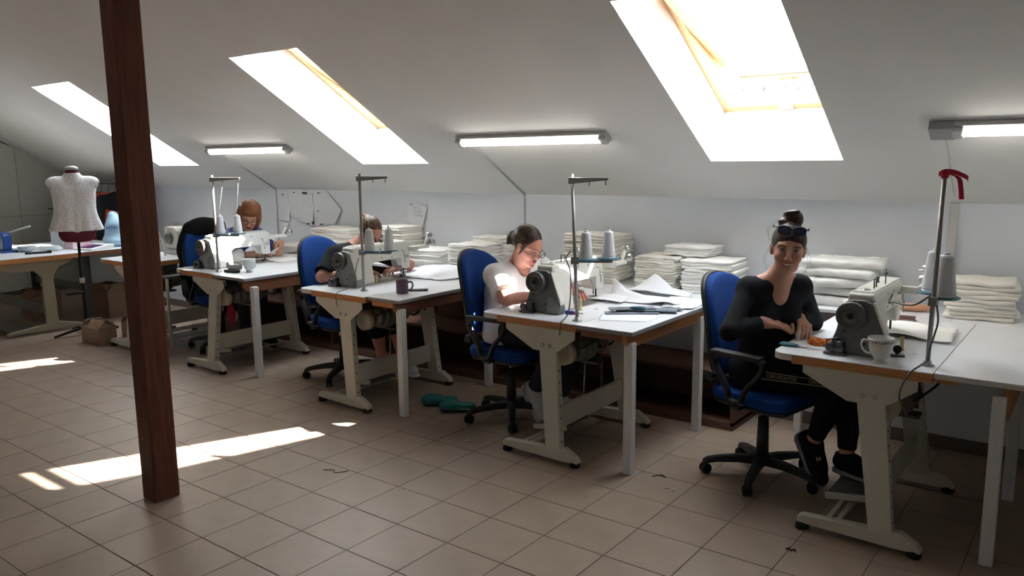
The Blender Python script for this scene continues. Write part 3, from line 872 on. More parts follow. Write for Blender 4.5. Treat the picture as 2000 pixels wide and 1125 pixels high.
def skin_mat(name, col, lip=(0.36, 0.10, 0.09), brow=(0.05, 0.03, 0.02), smile=0.0, teeth=False, closed=False):
    m = mat(name, col, 0.5, noise=0.06, nscale=30, sss=0.12, spec=0.35)
    nt = m.node_tree; b = nt.nodes['Principled BSDF']; L = nt.links
    at = nt.nodes.new('ShaderNodeAttribute'); at.attribute_name = 'hc'
    sp = nt.nodes.new('ShaderNodeSeparateXYZ'); L.new(at.outputs['Vector'], sp.inputs[0])
    def mth(op, a, b_=None):
        n = nt.nodes.new('ShaderNodeMath'); n.operation = op
        for i, q in enumerate((a, b_)):
            if q is None: continue
            if isinstance(q, (int, float)): n.inputs[i].default_value = q
            else: L.new(q, n.inputs[i])
        return n.outputs[0]
    front = mth('GREATER_THAN', sp.outputs[0], .03)
    prev = b.inputs['Base Color'].links[0].from_socket
    ay = mth('ABSOLUTE', sp.outputs[1])
    def paint(cy, cz, ry, rz, c, soft=.25, curve=0.0, amt=1.0, rot=0.0):
        nonlocal prev
        dy = mth('SUBTRACT', ay, cy)
        z = mth('SUBTRACT', sp.outputs[2], cz)
        if curve: z = mth('SUBTRACT', z, mth('MULTIPLY', mth('MULTIPLY', dy, dy), curve))
        if rot: z = mth('SUBTRACT', z, mth('MULTIPLY', dy, rot))
        a = mth('DIVIDE', dy, ry); q = mth('DIVIDE', z, rz)
        d = mth('SQRT', mth('ADD', mth('MULTIPLY', a, a), mth('MULTIPLY', q, q)))
        mr = nt.nodes.new('ShaderNodeMapRange'); L.new(d, mr.inputs[0])
        mr.inputs[1].default_value = 1 - soft; mr.inputs[2].default_value = 1 + soft; mr.inputs[3].default_value = amt; mr.inputs[4].default_value = 0
        fac = mth('MULTIPLY', mr.outputs[0], front)
        mx = nt.nodes.new('ShaderNodeMix'); mx.data_type = 'RGBA'
        L.new(fac, mx.inputs[0]); L.new(prev, mx.inputs[6]); mx.inputs[7].default_value = (*c, 1)
        prev = mx.outputs[2]
    paint(.042, -.035, .024, .018, tuple(min(1, q * f) for q, f in zip(col, (1.08, .82, .80))), .6, amt=.6)
    paint(.0, -.0625, .027, .0085, lip, .25, curve=smile)
    if teeth: paint(.0, -.0620, .020, .0032, (.75, .70, .66), .3, curve=smile)
    else: paint(.0, -.0625, .024, .0013, (.14, .04, .035), .5, curve=smile)
    paint(.031, .024, .019, .0032, brow, .5, curve=-9, amt=.9, rot=.05)
    if not closed:
        paint(.031, .004, .0135, .0052, (.55, .50, .46), .2)
        paint(.031, .0045, .0052, .0052, (.03, .02, .015), .2)
    paint(.031, .0085 if not closed else .002, .0165, .0024, (.03, .018, .015), .5, curve=-14)
    paint(.031, -.002, .014, .0016, (.22, .10, .08), .6, curve=10, amt=.7)
    L.new(prev, b.inputs['Base Color'])
    return m
def hair_mat(name, c1, c2):
    m = mat(name, c1, 0.42, spec=0.4)
    nt = m.node_tree; b = nt.nodes['Principled BSDF']; L = nt.links
    at = nt.nodes.new('ShaderNodeAttribute'); at.attribute_name = 'hc'
    mp = nt.nodes.new('ShaderNodeMapping'); mp.inputs['Scale'].default_value = (12, 120, 60)
    L.new(at.outputs['Vector'], mp.inputs[0])
    n = nt.nodes.new('ShaderNodeTexNoise'); n.inputs['Scale'].default_value = 1.0; n.inputs['Detail'].default_value = 3
    L.new(mp.outputs[0], n.inputs[0])
    rp = nt.nodes.new('ShaderNodeMapRange'); rp.inputs[1].default_value = .42; rp.inputs[2].default_value = .78
    L.new(n.outputs[0], rp.inputs[0])
    mx = nt.nodes.new('ShaderNodeMix'); mx.data_type = 'RGBA'
    mx.inputs[6].default_value = (*c1, 1); mx.inputs[7].default_value = (*c2, 1)
    L.new(rp.outputs[0], mx.inputs[0]); L.new(mx.outputs[2], b.inputs['Base Color'])
    bp = nt.nodes.new('ShaderNodeBump'); bp.inputs['Strength'].default_value = .6; bp.inputs['Distance'].default_value = .004
    L.new(n.outputs[0], bp.inputs['Height']); L.new(bp.outputs[0], b.inputs['Normal'])
    return m

def add_hand(S, w, tip, back, thumb_side, curl=.5, k=.006, spread=.020):
    # w wrist, tip about the fingertips, back = direction of the back of the hand
    w = V3(w); d = nrm(V3(tip) - w); n = V3(back); n = nrm(n - d * (n @ d)); l = np.cross(d, n) * thumb_side
    S.cone(w, w + d * .03, .024, .026, .015)
    kn = []
    for i in range(4):
        q = (1.5 - i) * spread
        b = w + d * (.078 - .004 * abs(i - 1.3)) + l * q * 1.0 + n * .004
        kn.append(b)
        S.cone(w + d * .022 + l * q * .65, b, .0135, .0115, .012)
    S.cone(w + d * .03 + l * .012 - n * .008, w + d * .055 + l * .02 - n * .008, .015, .012, .012)
    lens = [(.040, .024, .019), (.044, .027, .020), (.041, .025, .019), (.033, .019, .017)]
    for i in range(4):
        p = kn[i]; a = .12
        for j, L_ in enumerate(lens[i]):
            a += curl * (.55, .8, .45)[j]
            dd = d * cos(a) - n * sin(a) + l * (.06 * (1.5 - i) / 1.5)
            q = p + dd * L_
            r0 = (.0092, .0083, .0075)[j]
            S.cone(p, q, r0, r0 - .0008, k); p = q
    p = w + d * .025 + l * .026 - n * .006
    t1 = p + nrm(d * .75 + l * .60 - n * .25) * .040
    t2 = t1 + nrm(d * .95 + l * .10 - n * .35) * .030
    t3 = t2 + nrm(d * .95 - l * .15 - n * .35) * .022
    S.cone(w + d * .012 + l * .012, p, .016, .014, .010); S.cone(p, t1, .013, .0105, .008); S.cone(t1, t2, .010, .0092, .006); S.cone(t2, t3, .0092, .0078, .005)

def head_frame(H, fwd, up):
    f = nrm(V3(fwd)); u = V3(up); u = nrm(u - f * (u @ f)); l = np.cross(u, f)
    return V3(H), np.stack([f, l, u])
def add_head(S, H, R, N, nk=1.0):
    def g(f, l, u): return H + f * R[0] + l * R[1] + u * R[2]
    Re = np.stack([R[0], R[1], R[2]])
    S.ell(g(-.010, 0, .030), (.093, .072, .084), Re, .02)
    S.ell(g(.022, 0, -.030), (.066, .058, .080), Re, .03)
    S.cone(g(.045, -.020, -.078), g(.045, .020, -.078), .025, .025, .03)
    S.ell(g(.072, 0, -.096), (.018, .022, .016), Re, .02)
    for s in (-1, 1):
        S.ell(g(.060, s * .036, -.030), (.024, .024, .022), Re, .02)
        S.cone(g(.078, s * .012, .022), g(.068, s * .045, .024), .011, .010, .014)
        S.ell(g(.098, s * .031, .004), (.014, .017, .012), Re, .012, 's')
        S.ell(g(.070, s * .031, .003), (.0165, .0165, .0125), Re, .004)
        S.ell(g(-.006, s * .072, -.006), (.020, .011, .031), Re, .008)
        S.ell(g(.094, s * .010, -.034), (.010, .008, .007), Re, .006)
    S.cone(g(.088, 0, .012), g(.106, 0, -.028), .0075, .0105, .010)
    S.ell(g(.086, 0, -.0575), (.010, .022, .006), Re, .006)
    S.ell(g(.085, 0, -.068), (.010, .019, .006), Re, .006)
    S.ell(g(.0965, 0, -.0627), (.006, .020, .0016), Re, .003, 's')
    S.cone(g(-.022, 0, -.045), N, .050 * nk, .052 * nk, .03)
    S.cone(g(.006, 0, -.07), N + R[0] * .02, .040 * nk, .046 * nk, .03)
    return g

def woman(nm_label, J, skin, h=.006):
    """J: joint dictionary; returns root object, joints as arrays, head helper"""
    J = {k: V3(v) for k, v in J.items()}
    root = thing('person', nm_label, 'person', tuple(J['P'] * np.array([1, 1, 0]) + np.array([0, 0, 0])))
    H, R = head_frame(J['H'], J['hf'], J['hu'])
    S = Sdf(); kk = float(J.get('k', 1.0))
    l = nrm(J['SL'] - J['SR']); lp = nrm(J['HL'] - J['HR']); f = np.cross(l, np.array([0, 0, 1.0]))
    C, P, N = J['C'], J['P'], J['N']
    for s in (-1, 1):
        S.cone(P + lp * .055 * s, C + l * .05 * s * kk, .105 * kk, .100 * kk, .04)
    S.cone(J['SR'] + l * .02, J['SL'] - l * .02, .055 * kk, .055 * kk, .05 * kk)
    for s in ('R', 'L'):
        S.cone(N + np.array([0, 0, .01]), J['S' + s], .045 * kk, .045 * kk, .04 * kk)
        S.cone(C, J['S' + s], .09 * kk, .05 * kk, .04 * kk)
        S.cone(J['S' + s], J['E' + s], .047 * kk, .040 * kk, .02); S.cone(J['E' + s], J['W' + s], .039 * kk, .026, .015)
        S.cone(J['H' + s], J['K' + s], .085, .058, .04); S.cone(J['K' + s], J['A' + s], .055, .034, .02)
        S.cone(J['K' + s] * .65 + J['A' + s] * .35 - nrm(J['T' + s] - J['A' + s]) * .015, J['K' + s] * .4 + J['A' + s] * .6, .045, .036, .03)
        fd = nrm(J['T' + s] - J['A' + s]); fu = np.cross(nrm(np.cross(fd, np.array([0, 0, 1.0]))), fd)
        S.cone(J['A' + s], J['A' + s] - fu * .034 + fd * .085, .033, .022, .02)
    for s in (-1, 1): S.ell(C + l * .064 * s * kk + f * .072 * kk + np.array([0, 0, -.01]), (.052 * kk,) * 3, I3, .04)
    S.cone(C + f * .066 * kk + np.array([0, 0, .04]), N + f * .02 + np.array([0, 0, -.03]), .040 * kk, .05 * kk, .04)
    add_head(S, H, R, N, kk)
    add_hand(S, J['WR'], J['FR'], J['bR'], J.get('tR', 1), J.get('cR', .5))
    add_hand(S, J['WL'], J['FL'], J['bL'], J.get('tL', -1), J.get('cL', .5))
    fine = (H - .135, H + .135)
    o = np_mesh('body', S.mesh(h, fine, .0035), skin, root, J['P'] * np.array([1, 1, 0]), (H, R))
    J['l'] = l; J['f'] = f; J['lp'] = lp; J['hc'] = (H, R)
    return root, J
def wear(name, S, m, root, J, h=.006, disp=None, fine=None):
    return np_mesh(name, S.mesh(h, fine=fine, disp=disp), m, root, J['P'] * np.array([1, 1, 0]), J['hc'])
def top_shape(J, ext=.010, sleeve=1.0, loose=.0, sl_r=.0):
    S = Sdf(); l, f, lp, C, P, N = J['l'], J['f'], J['lp'], J['C'], J['P'], J['N']; kk = float(J.get('k', 1.0))
    for s in (-1, 1):
        S.cone(P + lp * .055 * s - np.array([0, 0, .03]), C + l * .05 * s * kk, .108 * kk + ext + loose, .102 * kk + ext, .04, clip=[((0, 0, P[2] - .08), (0, 0, -1))])
        S.ell(C + l * .068 * s * kk + f * .082 * kk + np.array([0, 0, -.01]), (.062 * kk,) * 3, I3, .05)
    S.cone(J['SR'] + l * .02, J['SL'] - l * .02, .055 * kk + ext, .055 * kk + ext, .05 * kk)
    for s in ('R', 'L'):
        S.cone(N + np.array([0, 0, -.015]), J['S' + s], .040 * kk + ext, .046 * kk + ext, .04 * kk)
        S.cone(C, J['S' + s], .09 * kk + ext, .052 * kk + ext, .04 * kk)
        E, Sh, W = J['E' + s], J['S' + s], J['W' + s]
        if sleeve <= 1:
            q = Sh + (E - Sh) * sleeve
            S.cone(Sh, q + (q - Sh) * .2, .050 + ext, .050 + ext + sl_r, .02, clip=[(q, E - Sh)])
        else:
            q = E + (W - E) * (sleeve - 1)
            S.cone(Sh, E, .048 * kk + ext, .042 * kk + ext, .02)
            S.cone(E, q + (W - E) * .1, .041 * kk + ext, .030 + ext + sl_r, .02, clip=[(q, W - E)])
    return S
def folds(seed, amp=.004, fr=28.0):
    rs = np.random.RandomState(seed); K = [(nrm(rs.randn(3)) * fr * (.5 + rs.rand()), rs.rand() * 6.28) for _ in range(6)]
    def fn(X):
        r = 0
        for kv, ph in K: r = r + np.sin(X @ kv + ph)
        return r * amp / 3
    return fn
def trousers_shape(J, ext=.008, cut=1.0):
    S = Sdf(); P, lp = J['P'], J['lp']
    S.cone(P - lp * .06, P + lp * .06, .115, .115, .04)
    for s in ('R', 'L'):
        S.cone(J['H' + s], J['K' + s], .087 + ext, .060 + ext, .04)
        q = J['K' + s] + (J['A' + s] - J['K' + s]) * cut
        S.cone(J['K' + s], q, .058 + ext, .058 + (.036 - .058) * cut + ext, .02, clip=[(q, J['A' + s] - J['K' + s])])
        S.cone(J['K' + s] * .65 + J['A' + s] * .35 - nrm(J['T' + s] - J['A' + s]) * .015, J['K' + s] * .4 + J['A' + s] * .6, .047 + ext, .038 + ext, .03, clip=[(q, J['A' + s] - J['K' + s])])
    return S
def shoe(root, J, s, upper, sole, nm='shoe', col=.012):
    A_, T_ = J['A' + s], J['T' + s]; d = nrm(T_ - A_ * np.array([1, 1, 0]) - T_ * np.array([0, 0, 0]) if False else T_ - A_)
    side = nrm(np.cross(d, np.array([0, 0, 1.0]))); up = np.cross(side, d)
    heel = A_ - up * .045 - d * .035; toe = heel + d * .205
    S = Sdf(); S.cone(heel + up * .02, toe + up * .006, .040, .034, .03)
    shin = nrm(J['K' + s] - A_); cp = [(A_ + shin * col, shin)]
    S.cone(heel + up * .02 + d * .02, A_ + shin * .03, .037, .042, .02, clip=cp)
    S.cone(A_ + shin * .01, heel + d * .15 + up * .015, .043, .037, .03, clip=cp)
    S.cone(heel + d * .05 + up * .03, heel + d * .14 + up * .02, .036, .034, .03)
    o = wear(nm, S, upper, root, J, .006)
    S2 = Sdf(); cl = [(heel - up * .012, up), (heel - up * .034, -up)]
    S2.cone(heel - up * .02, toe - up * .022, .043, .042, .03, clip=cl)
    p = wear('sole', S2, sole, root, J, .006); p.parent = o
    return o
def hair_shell(S, H, R, grow=.011, line=((.088, .078), (-.075, -.075)), k=.01, back=.013):
    def g(f, l, u): return H + f * R[0] + l * R[1] + u * R[2]
    (f0, u0), (f1, u1) = line
    t = np.array([f0 - f1, u0 - u1]); n = np.array([t[1], -t[0]]); n /= np.linalg.norm(n)   # points forward-down
    clip = [(g(f0, 0, u0), n[0] * R[0] + n[1] * R[2])]
    S.ell(g(-.010 - back, 0, .030 + .008), (.093 + grow * .55, .072 + grow * .65, .084 + grow * .6), R, k, clip=clip)
    return g
def glasses(name, label, J, f0=.104, u0=.003, w=.026, hh=.019, m=None, lens=None, tiltd=0.0, slide=0.0, cat='glasses', thick=.0022):
    H, R = J['hc']; m = m or M_black
    ct, st = cos(tiltd), sin(tiltd)
    def g(f, l, u):
        f2, u2 = f * ct - u * st, f * st + u * ct
        return Vector(H + f2 * R[0] + l * R[1] + u2 * R[2])
    t = thing(name, label, cat, tuple(Vector(H)))
    org = Vector(H)
    for s in (-1, 1):
        pts = []
        for k in range(17):
            q = 2 * pi * k / 16
            cx = abs(cos(q)) ** .7 * (1 if cos(q) >= 0 else -1); cy = abs(sin(q)) ** .7 * (1 if sin(q) >= 0 else -1)
            pts.append(g(f0 - .006 * abs(cx * w + s * .033) / .03, s * .033 + cx * w, u0 + cy * hh) - org)
        MB().tube(pts, thick, 6, cap=False).build('rim', m, t)
        if lens:
            o = MB(); c = sum(pts[:-1], Vector()) / 16
            o.add([c] + pts[:-1], [(0, i + 1, (i + 1) % 16 + 1) for i in range(16)]).build('lens', lens, t)
        MB().tube([g(f0 - .010, s * (.033 + w), u0 + hh * .5) - org, g(f0 - .03, s * .074, u0 + hh * .55) - org, g(.0, s * .079, u0 + .012) - org, g(-.02, s * .079, u0 - .005) - org], thick, 6).build('temple', m, t)
    MB().tube([g(f0 - .002, -.009, u0 + .004) - org, g(f0 + .002, 0, u0 + .007) - org, g(f0 - .002, .009, u0 + .004) - org], thick, 6).build('bridge', m, t)
    return t
def strands(name, pts_list, m, root, J, r=.0012):
    o0 = Vector(tuple(J['P'] * np.array([1, 1, 0]))); mb = MB()
    for pts in pts_list:
        mb.tube(bez([Vector(p) - o0 for p in pts], 6), r, 5)
    o = mb.build(name, m, root); o['kind'] = 'stuff'; return o

# --- smiling woman in black
SK4 = skin_mat('skin_smiling', (0.50, 0.265, 0.195), smile=13, teeth=True)
M_hair4 = hair_mat('dark_brown_hair', (0.022, 0.011, 0.008), (0.075, 0.035, 0.022))
M_blackcloth = mat('black_cloth', (0.012, 0.013, 0.016), 0.9, noise=.2, nscale=20, bump=.1, bscale=120, spec=.2)
W4, J4 = woman('smiling woman in a black v-neck top with sunglasses on her hair', dict(
    P=(2.60, 1.50, .575), C=(2.655, 1.47, .87), N=(2.690, 1.452, 1.050), H=(2.742, 1.41, 1.190), hf=(.36, -.93, -.03), hu=(.08, .05, 1),
    SR=(2.573, 1.362, .990), SL=(2.762, 1.548, .993), k=.84, ER=(2.568, 1.15, .815), EL=(2.80, 1.66, .80), WR=(2.662, 1.32, .840), WL=(2.775, 1.515, .842),
    FR=(2.80, 1.41, .822), FL=(2.845, 1.42, .815), bR=(-.15, -.35, .9), bL=(.35, .2, .9), tR=-1, tL=1, cR=.28, cL=.55,
    HR=(2.585, 1.425, .555), HL=(2.655, 1.575, .555), KR=(3.00, 1.43, .56), KL=(3.03, 1.535, .56),
    AR=(2.878, 1.49, .235), AL=(3.036, 1.495, .192), TR=(2.955, 1.44, .115), TL=(3.124, 1.435, .204)), SK4)
S = top_shape(J4, .008, 1.93)
fr = J4['f']; vb = J4['C'] + fr * .115 + np.array([0, 0, .045])

for ff in (0, .035, .07): S.cone(vb + fr * ff, J4['N'] + fr * (.085 + ff) + np.array([0, 0, .02]), .006, .052, .006, 's')
S.cone(J4['N'] + np.array([0, 0, .035]), J4['N'] + np.array([0, 0, .10]), .054, .070, .008, 's')
wear('top', S, M_blackcloth, W4, J4, .006, folds(3, .003))
tr = wear('leggings', trousers_shape(J4, .004, .88), M_blackcloth, W4, J4, .006)
Msole = mat('grey_sole', (.25, .27, .30), .6)
sh = shoe(W4, J4, 'R', M_blackcloth, Msole); shoe(W4, J4, 'L', M_blackcloth, Msole)
S = Sdf(); g4 = hair_shell(S, *J4['hc'], .012, ((.090, .056), (-.075, -.085)), back=.007)
S.ell(g4(-.035, .005, .145), (.040, .046, .040), J4['hc'][1], .015)
S.ell(g4(-.02, -.035, .125), (.025, .028, .018), J4['hc'][1], .015)
for a in range(7):
    q = a * .9
    S.cone(g4(-.035 + .03 * cos(q), .005 + .036 * sin(q), .12 + .008 * a), g4(-.035 + .03 * cos(q + 1.3), .005 + .038 * sin(q + 1.3), .13 + .008 * a), .012, .010, .006)
wear('hair', S, M_hair4, W4, J4, .0045)
strands('loose_strand', [[g4(.0, s * .078, .02), g4(.01, s * (.088 + .007 * k), -.015), g4(.005, s * (.096 + .010 * k), -.06), g4(.01, s * (.082 + .004 * k), -.105)] for s in (-1, 1) for k in range(2)]
        + [[g4(-.02, -.05, .12), g4(.0, -.085, .11), g4(.01, -.10, .07), g4(.0, -.09, .03)], [g4(-.02, -.04, .13), g4(.0, -.08, .125), g4(.0, -.105, .09), g4(-.01, -.10, .06)]], M_hair4, W4, J4, .0005)
M_sung = mat('blue_mirror_lens', (.01, .025, .09), .08, spec=.8)
glasses('sunglasses', 'dark blue sunglasses pushed up on the smiling woman\'s hair', J4, .094, .098, .028, .019, M_black, M_sung, 0.0, cat='sunglasses', thick=.003)
M_strp = mat('pale_gold_print', (.40, .34, .20), .7)
# stripes along the leggings
def tape(name, a, b, ra, rb, ang0, w, m, root, J, n=24):
    a, b = V3(a), V3(b); d = nrm(b - a); e = np.cross(d, np.array([0, 0, 1.0])); e = nrm(e); u = np.cross(e, d)
    o0 = Vector(tuple(J['P'] * np.array([1, 1, 0]))); vs = []; fs = []
    for i in range(n + 1):
        t = i / n; r = ra + (rb - ra) * t + .002
        for s in (-1, 1):
            q = ang0 + s * w / r / 2
            vs.append(Vector(tuple(a + (b - a) * t + e * r * cos(q) + u * r * sin(q))) - o0)
    fs = [(2 * i, 2 * i + 2, 2 * i + 3, 2 * i + 1) for i in range(n)]
    return MB().add(vs, fs).build(name, m, root)
for q in (.05, .42):
    o = tape('stripe', J4['HR'], J4['KR'], .095, .068, q, .004, M_strp, W4, J4); o.parent = tr
    o = tape('stripe', J4['KL'], J4['KL'] * .12 + J4['AL'] * .88, .066, .045, q - .3, .003, M_strp, W4, J4); o.parent = tr

def leg_text(body, a, b, ra, rb, ang, t, size, m, parent, J, flip=False):
    a, b = V3(a), V3(b); d = nrm(b - a); e = nrm(np.cross(d, np.array([0, 0, 1.0]))); u = np.cross(e, d)
    r = ra + (rb - ra) * t + .004; n = e * cos(ang) + u * sin(ang); y = np.cross(n, d)
    c = bpy.data.curves.new('lettering', 'FONT'); c.body = body; c.size = size; c.align_x = 'CENTER'; c.align_y = 'CENTER'; c.extrude = .0006
    o = bpy.data.objects.new('lettering', c); COL.objects.link(o)
    me = bpy.data.meshes.new_from_object(o.evaluated_get(bpy.context.evaluated_depsgraph_get())); bpy.data.objects.remove(o)
    me.materials.append(m); o = bpy.data.objects.new('lettering', me); COL.objects.link(o); o.parent = parent
    p = a + (b - a) * t + n * r - J['P'] * np.array([1, 1, 0])
    o.matrix_local = Matrix(((d[0], y[0], n[0], p[0]), (d[1], y[1], n[1], p[1]), (d[2], y[2], n[2], p[2]), (0, 0, 0, 1)))
    o['kind'] = 'stuff'
    return o
leg_text('GIRLFIGHTER', J4['HR'], J4['KR'], .095, .068, .235, .42, .024, M_strp, tr, J4)
leg_text('GIRLFIGHTER', J4['HR'], J4['KR'], .095, .068, .235, .86, .020, M_strp, tr, J4)
M_letter = mat('white_letters', (.65, .62, .55), .6)
dsh = nrm(J4['TR'] - J4['AR']); ssd = nrm(np.cross(dsh, np.array([0, 0, 1.0]))); ush = np.cross(ssd, dsh)
for bd, q, w in (('FE', .085, -.006), ('FF', .125, .006)):
    c = bpy.data.curves.new('lettering', 'FONT'); c.body = bd; c.size = .030; c.align_x = 'CENTER'; c.align_y = 'CENTER'; c.extrude = .001
    o = bpy.data.objects.new('lettering', c); COL.objects.link(o)
    me = bpy.data.meshes.new_from_object(o.evaluated_get(bpy.context.evaluated_depsgraph_get())); bpy.data.objects.remove(o)
    me.materials.append(M_letter); o = bpy.data.objects.new('lettering', me); COL.objects.link(o); o.parent = sh; o['kind'] = 'stuff'
    nn = nrm(ush * .9 + ssd * .35); yy = nrm(-dsh - nn * (-dsh @ nn)); xx = np.cross(yy, nn)
    heel_ = J4['AR'] - ush * .045 - dsh * .035; p = heel_ + dsh * q + ush * .066 + ssd * (.014 + w) - J4['P'] * np.array([1, 1, 0])
    o.matrix_local = Matrix(((xx[0], yy[0], nn[0], p[0]), (xx[1], yy[1], nn[1], p[1]), (xx[2], yy[2], nn[2], p[2]), (0, 0, 0, 1)))

# --- woman in white t-shirt
SK3 = skin_mat('skin_flushed', (0.52, 0.255, 0.20), closed=True)
M_tee = mat('white_cotton', (0.74, 0.74, 0.76), 0.9, noise=.03, nscale=20, bump=.08, bscale=150, spec=.2)
M_char = mat('charcoal_cloth', (0.035, 0.035, 0.04), 0.9, spec=.2)
W3, J3 = woman('woman in a white t-shirt and glasses bent over her sewing', dict(
    P=(.985, 1.53, .585), C=(.945, 1.57, .80), N=(1.005, 1.575, .965), H=(1.105, 1.555, 1.098), hf=(.89, -.06, -.42), hu=(.36, 0, .92),
    SR=(.965, 1.405, .918), SL=(1.06, 1.735, .945), ER=(1.150, 1.275, .812), EL=(1.24, 1.80, .815), WR=(1.272, 1.50, .816), WL=(1.33, 1.72, .818),
    FR=(1.340, 1.64, .816), FL=(1.42, 1.66, .818), bR=(-.2, 0, 1), bL=(0, 0.1, 1), tR=-1, tL=1, cR=.35, cL=.35,
    HR=(1.01, 1.44, .565), HL=(1.03, 1.62, .565), KR=(1.43, 1.44, .56), KL=(1.43, 1.61, .56),
    AR=(1.125, 1.58, .185), AL=(1.27, 1.66, .14), TR=(1.22, 1.55, .085), TL=(1.38, 1.62, .06)), SK3)
S = top_shape(J3, .016, .80, loose=.018, sl_r=.010)
S.cone(J3['N'] + J3['f'] * .05 + np.array([0, 0, -.005]), J3['N'] + np.array([0, 0, .10]) + J3['f'] * .04, .058, .085, .008, 's')
wear('t_shirt', S, M_tee, W3, J3, .006, folds(5, .006, 34))
wear('trousers', trousers_shape(J3, .012, .93), M_char, W3, J3, .008)
M_sock = mat('white_sock', (.62, .62, .64), .9)
shoe(W3, J3, 'R', M_sock, M_sock, 'sock', .04); shoe(W3, J3, 'L', M_sock, M_sock, 'sock', .04)
M_hair3 = hair_mat('brown_hair_streaks', (0.022, 0.012, 0.008), (0.13, 0.085, 0.05))
S = Sdf(); g3 = hair_shell(S, *J3['hc'], .011, ((.086, .080), (-.07, -.085)))
S.ell(g3(-.125, .0, -.005), (.040, .036, .044), J3['hc'][1], .02); S.cone(g3(-.09, 0, .0), g3(-.115, 0, -.01), .045, .035, .02)
S.cone(g3(-.14, 0, -.02), g3(-.15, 0, -.06), .022, .010, .02)
S.cone(g3(.035, -.074, .03), g3(.015, -.08, -.04), .010, .005, .01)
wear('hair', S, M_hair3, W3, J3, .0045)
gl3 = glasses('glasses', 'black half-rim glasses on the nose of the woman in white', J3, .116, -.012, .024, .012, M_black)
H3, R3 = J3['hc']
cordp = [g3(-.02, -.08, -.01), g3(-.03, -.075, -.07), V3(J3['N']) + V3((.05, -.075, -.02)), V3(J3['N']) + V3((.12, -.02, -.05)), V3(J3['N']) + V3((.15, .03, -.04)), g3(.09, .06, -.05)]
MB().tube(bez([Vector(tuple(p)) - gl3.location for p in cordp], 8), .0016, 5).build('cord', M_rubber, gl3)

# --- woman in black t-shirt
SK2 = skin_mat('skin_tanned', (0.48, 0.235, 0.175), closed=True)
W2, J2 = woman('woman in a black t-shirt bent low over her sewing machine', dict(
    P=(-.66, 1.55, .585), C=(-.655, 1.59, .82), N=(-.550, 1.635, .990), H=(-.440, 1.685, 1.092), hf=(.84, -.16, -.52), hu=(.5, -.02, .85),
    SR=(-.555, 1.435, .945), SL=(-.50, 1.76, .955), ER=(-.495, 1.255, .815), EL=(-.36, 2.0, .83), WR=(-.362, 1.52, .818), WL=(-.378, 1.885, .818),
    FR=(-.330, 1.67, .816), FL=(-.35, 1.78, .816), bR=(-.2, 0, 1), bL=(0, 0.2, 1), tR=-1, tL=1, cR=.4, cL=.4,
    HR=(-.61, 1.46, .565), HL=(-.60, 1.64, .565), KR=(-.20, 1.47, .56), KL=(-.20, 1.64, .56),
    AR=(-.27, 1.60, .165), AL=(-.15, 1.69, .165), TR=(-.165, 1.575, .160), TL=(-.05, 1.66, .160)), SK2)
S = top_shape(J2, .012, .85, loose=.008, sl_r=.010)
S.cone(J2['N'] + J2['f'] * .04 + np.array([0, 0, .0]), J2['N'] + np.array([.06, 0, .10]), .066, .105, .008, 's')
wear('t_shirt', S, M_blackcloth, W2, J2, .007, folds(8, .005, 30))
wear('trousers', trousers_shape(J2, .010, .45), M_blackcloth, W2, J2, .008)
shoe(W2, J2, 'R', M_sock, M_sock, 'sneaker'); shoe(W2, J2, 'L', M_sock, M_sock, 'sneaker')
M_hair2 = hair_mat('fair_brown_hair', (0.05, 0.025, 0.015), (0.24, 0.145, 0.09))
S = Sdf(); g2 = hair_shell(S, *J2['hc'], .010, ((.086, .076), (-.07, -.08)))
S.ell(g2(-.10, .0, .075), (.028, .026, .026), J2['hc'][1], .02); S.cone(g2(-.10, 0, .08), g2(-.15, -.01, .07), .018, .010, .01)
wear('hair', S, M_hair2, W2, J2, .005)
glasses('glasses', 'thin dark glasses worn by the woman in black t-shirt', J2, .116, -.006, .024, .017, M_black)

# --- woman with auburn hair
SK1 = skin_mat('skin_fair', (0.56, 0.31, 0.23), closed=True)
M_print = mat('blue_print', (0.02, 0.035, 0.22), 0.85, noise=.5, nscale=60, col2=(.12, .15, .45))
W1, J1 = woman('woman with auburn bob and glasses in a blue print top', dict(
    k=.9, P=(-2.35, 1.60, .585), C=(-2.345, 1.68, .84), N=(-2.205, 1.755, 1.04), H=(-2.10, 1.79, 1.158), hf=(.72, -.50, -.48), hu=(.45, -.1, .9),
    SR=(-2.225, 1.605, .985), SL=(-2.185, 1.915, .985), ER=(-2.145, 1.565, .825), EL=(-2.30, 2.13, .84), WR=(-2.148, 1.86, .816), WL=(-2.13, 2.13, .895),
    FR=(-2.10, 2.02, .814), FL=(-2.07, 2.07, .812), bR=(-.2, 0, 1), bL=(-.2, .5, .5), tR=-1, tL=1, cR=.35, cL=.4,
    HR=(-2.36, 1.51, .565), HL=(-2.36, 1.69, .565), KR=(-1.91, 1.57, .56), KL=(-1.91, 1.72, .56),
    AR=(-1.93, 1.575, .165), AL=(-1.93, 1.72, .165), TR=(-1.79, 1.575, .160), TL=(-1.79, 1.72, .160)), SK1)
S = top_shape(J1, .012, .9, sl_r=.006)
S.cone(J1['N'] + J1['f'] * .05 + np.array([0, 0, -.01]), J1['N'] + np.array([.05, 0, .10]), .06, .09, .008, 's')
wear('top', S, M_print, W1, J1, .008, folds(9, .004, 30))
S = Sdf(); S.cone(J1['SR'], J1['ER'], .070, .062, .02); S.cone(J1['ER'], J1['WR'], .056, .05, .02, clip=[(J1['ER'] * .5 + J1['WR'] * .5, J1['WR'] - J1['ER'])])
wear('sleeve', S, M_tee, W1, J1, .008, folds(4, .005, 40))
wear('trousers', trousers_shape(J1, .012, .95), M_char, W1, J1, .010)
shoe(W1, J1, 'R', M_black, M_black); shoe(W1, J1, 'L', M_black, M_black)
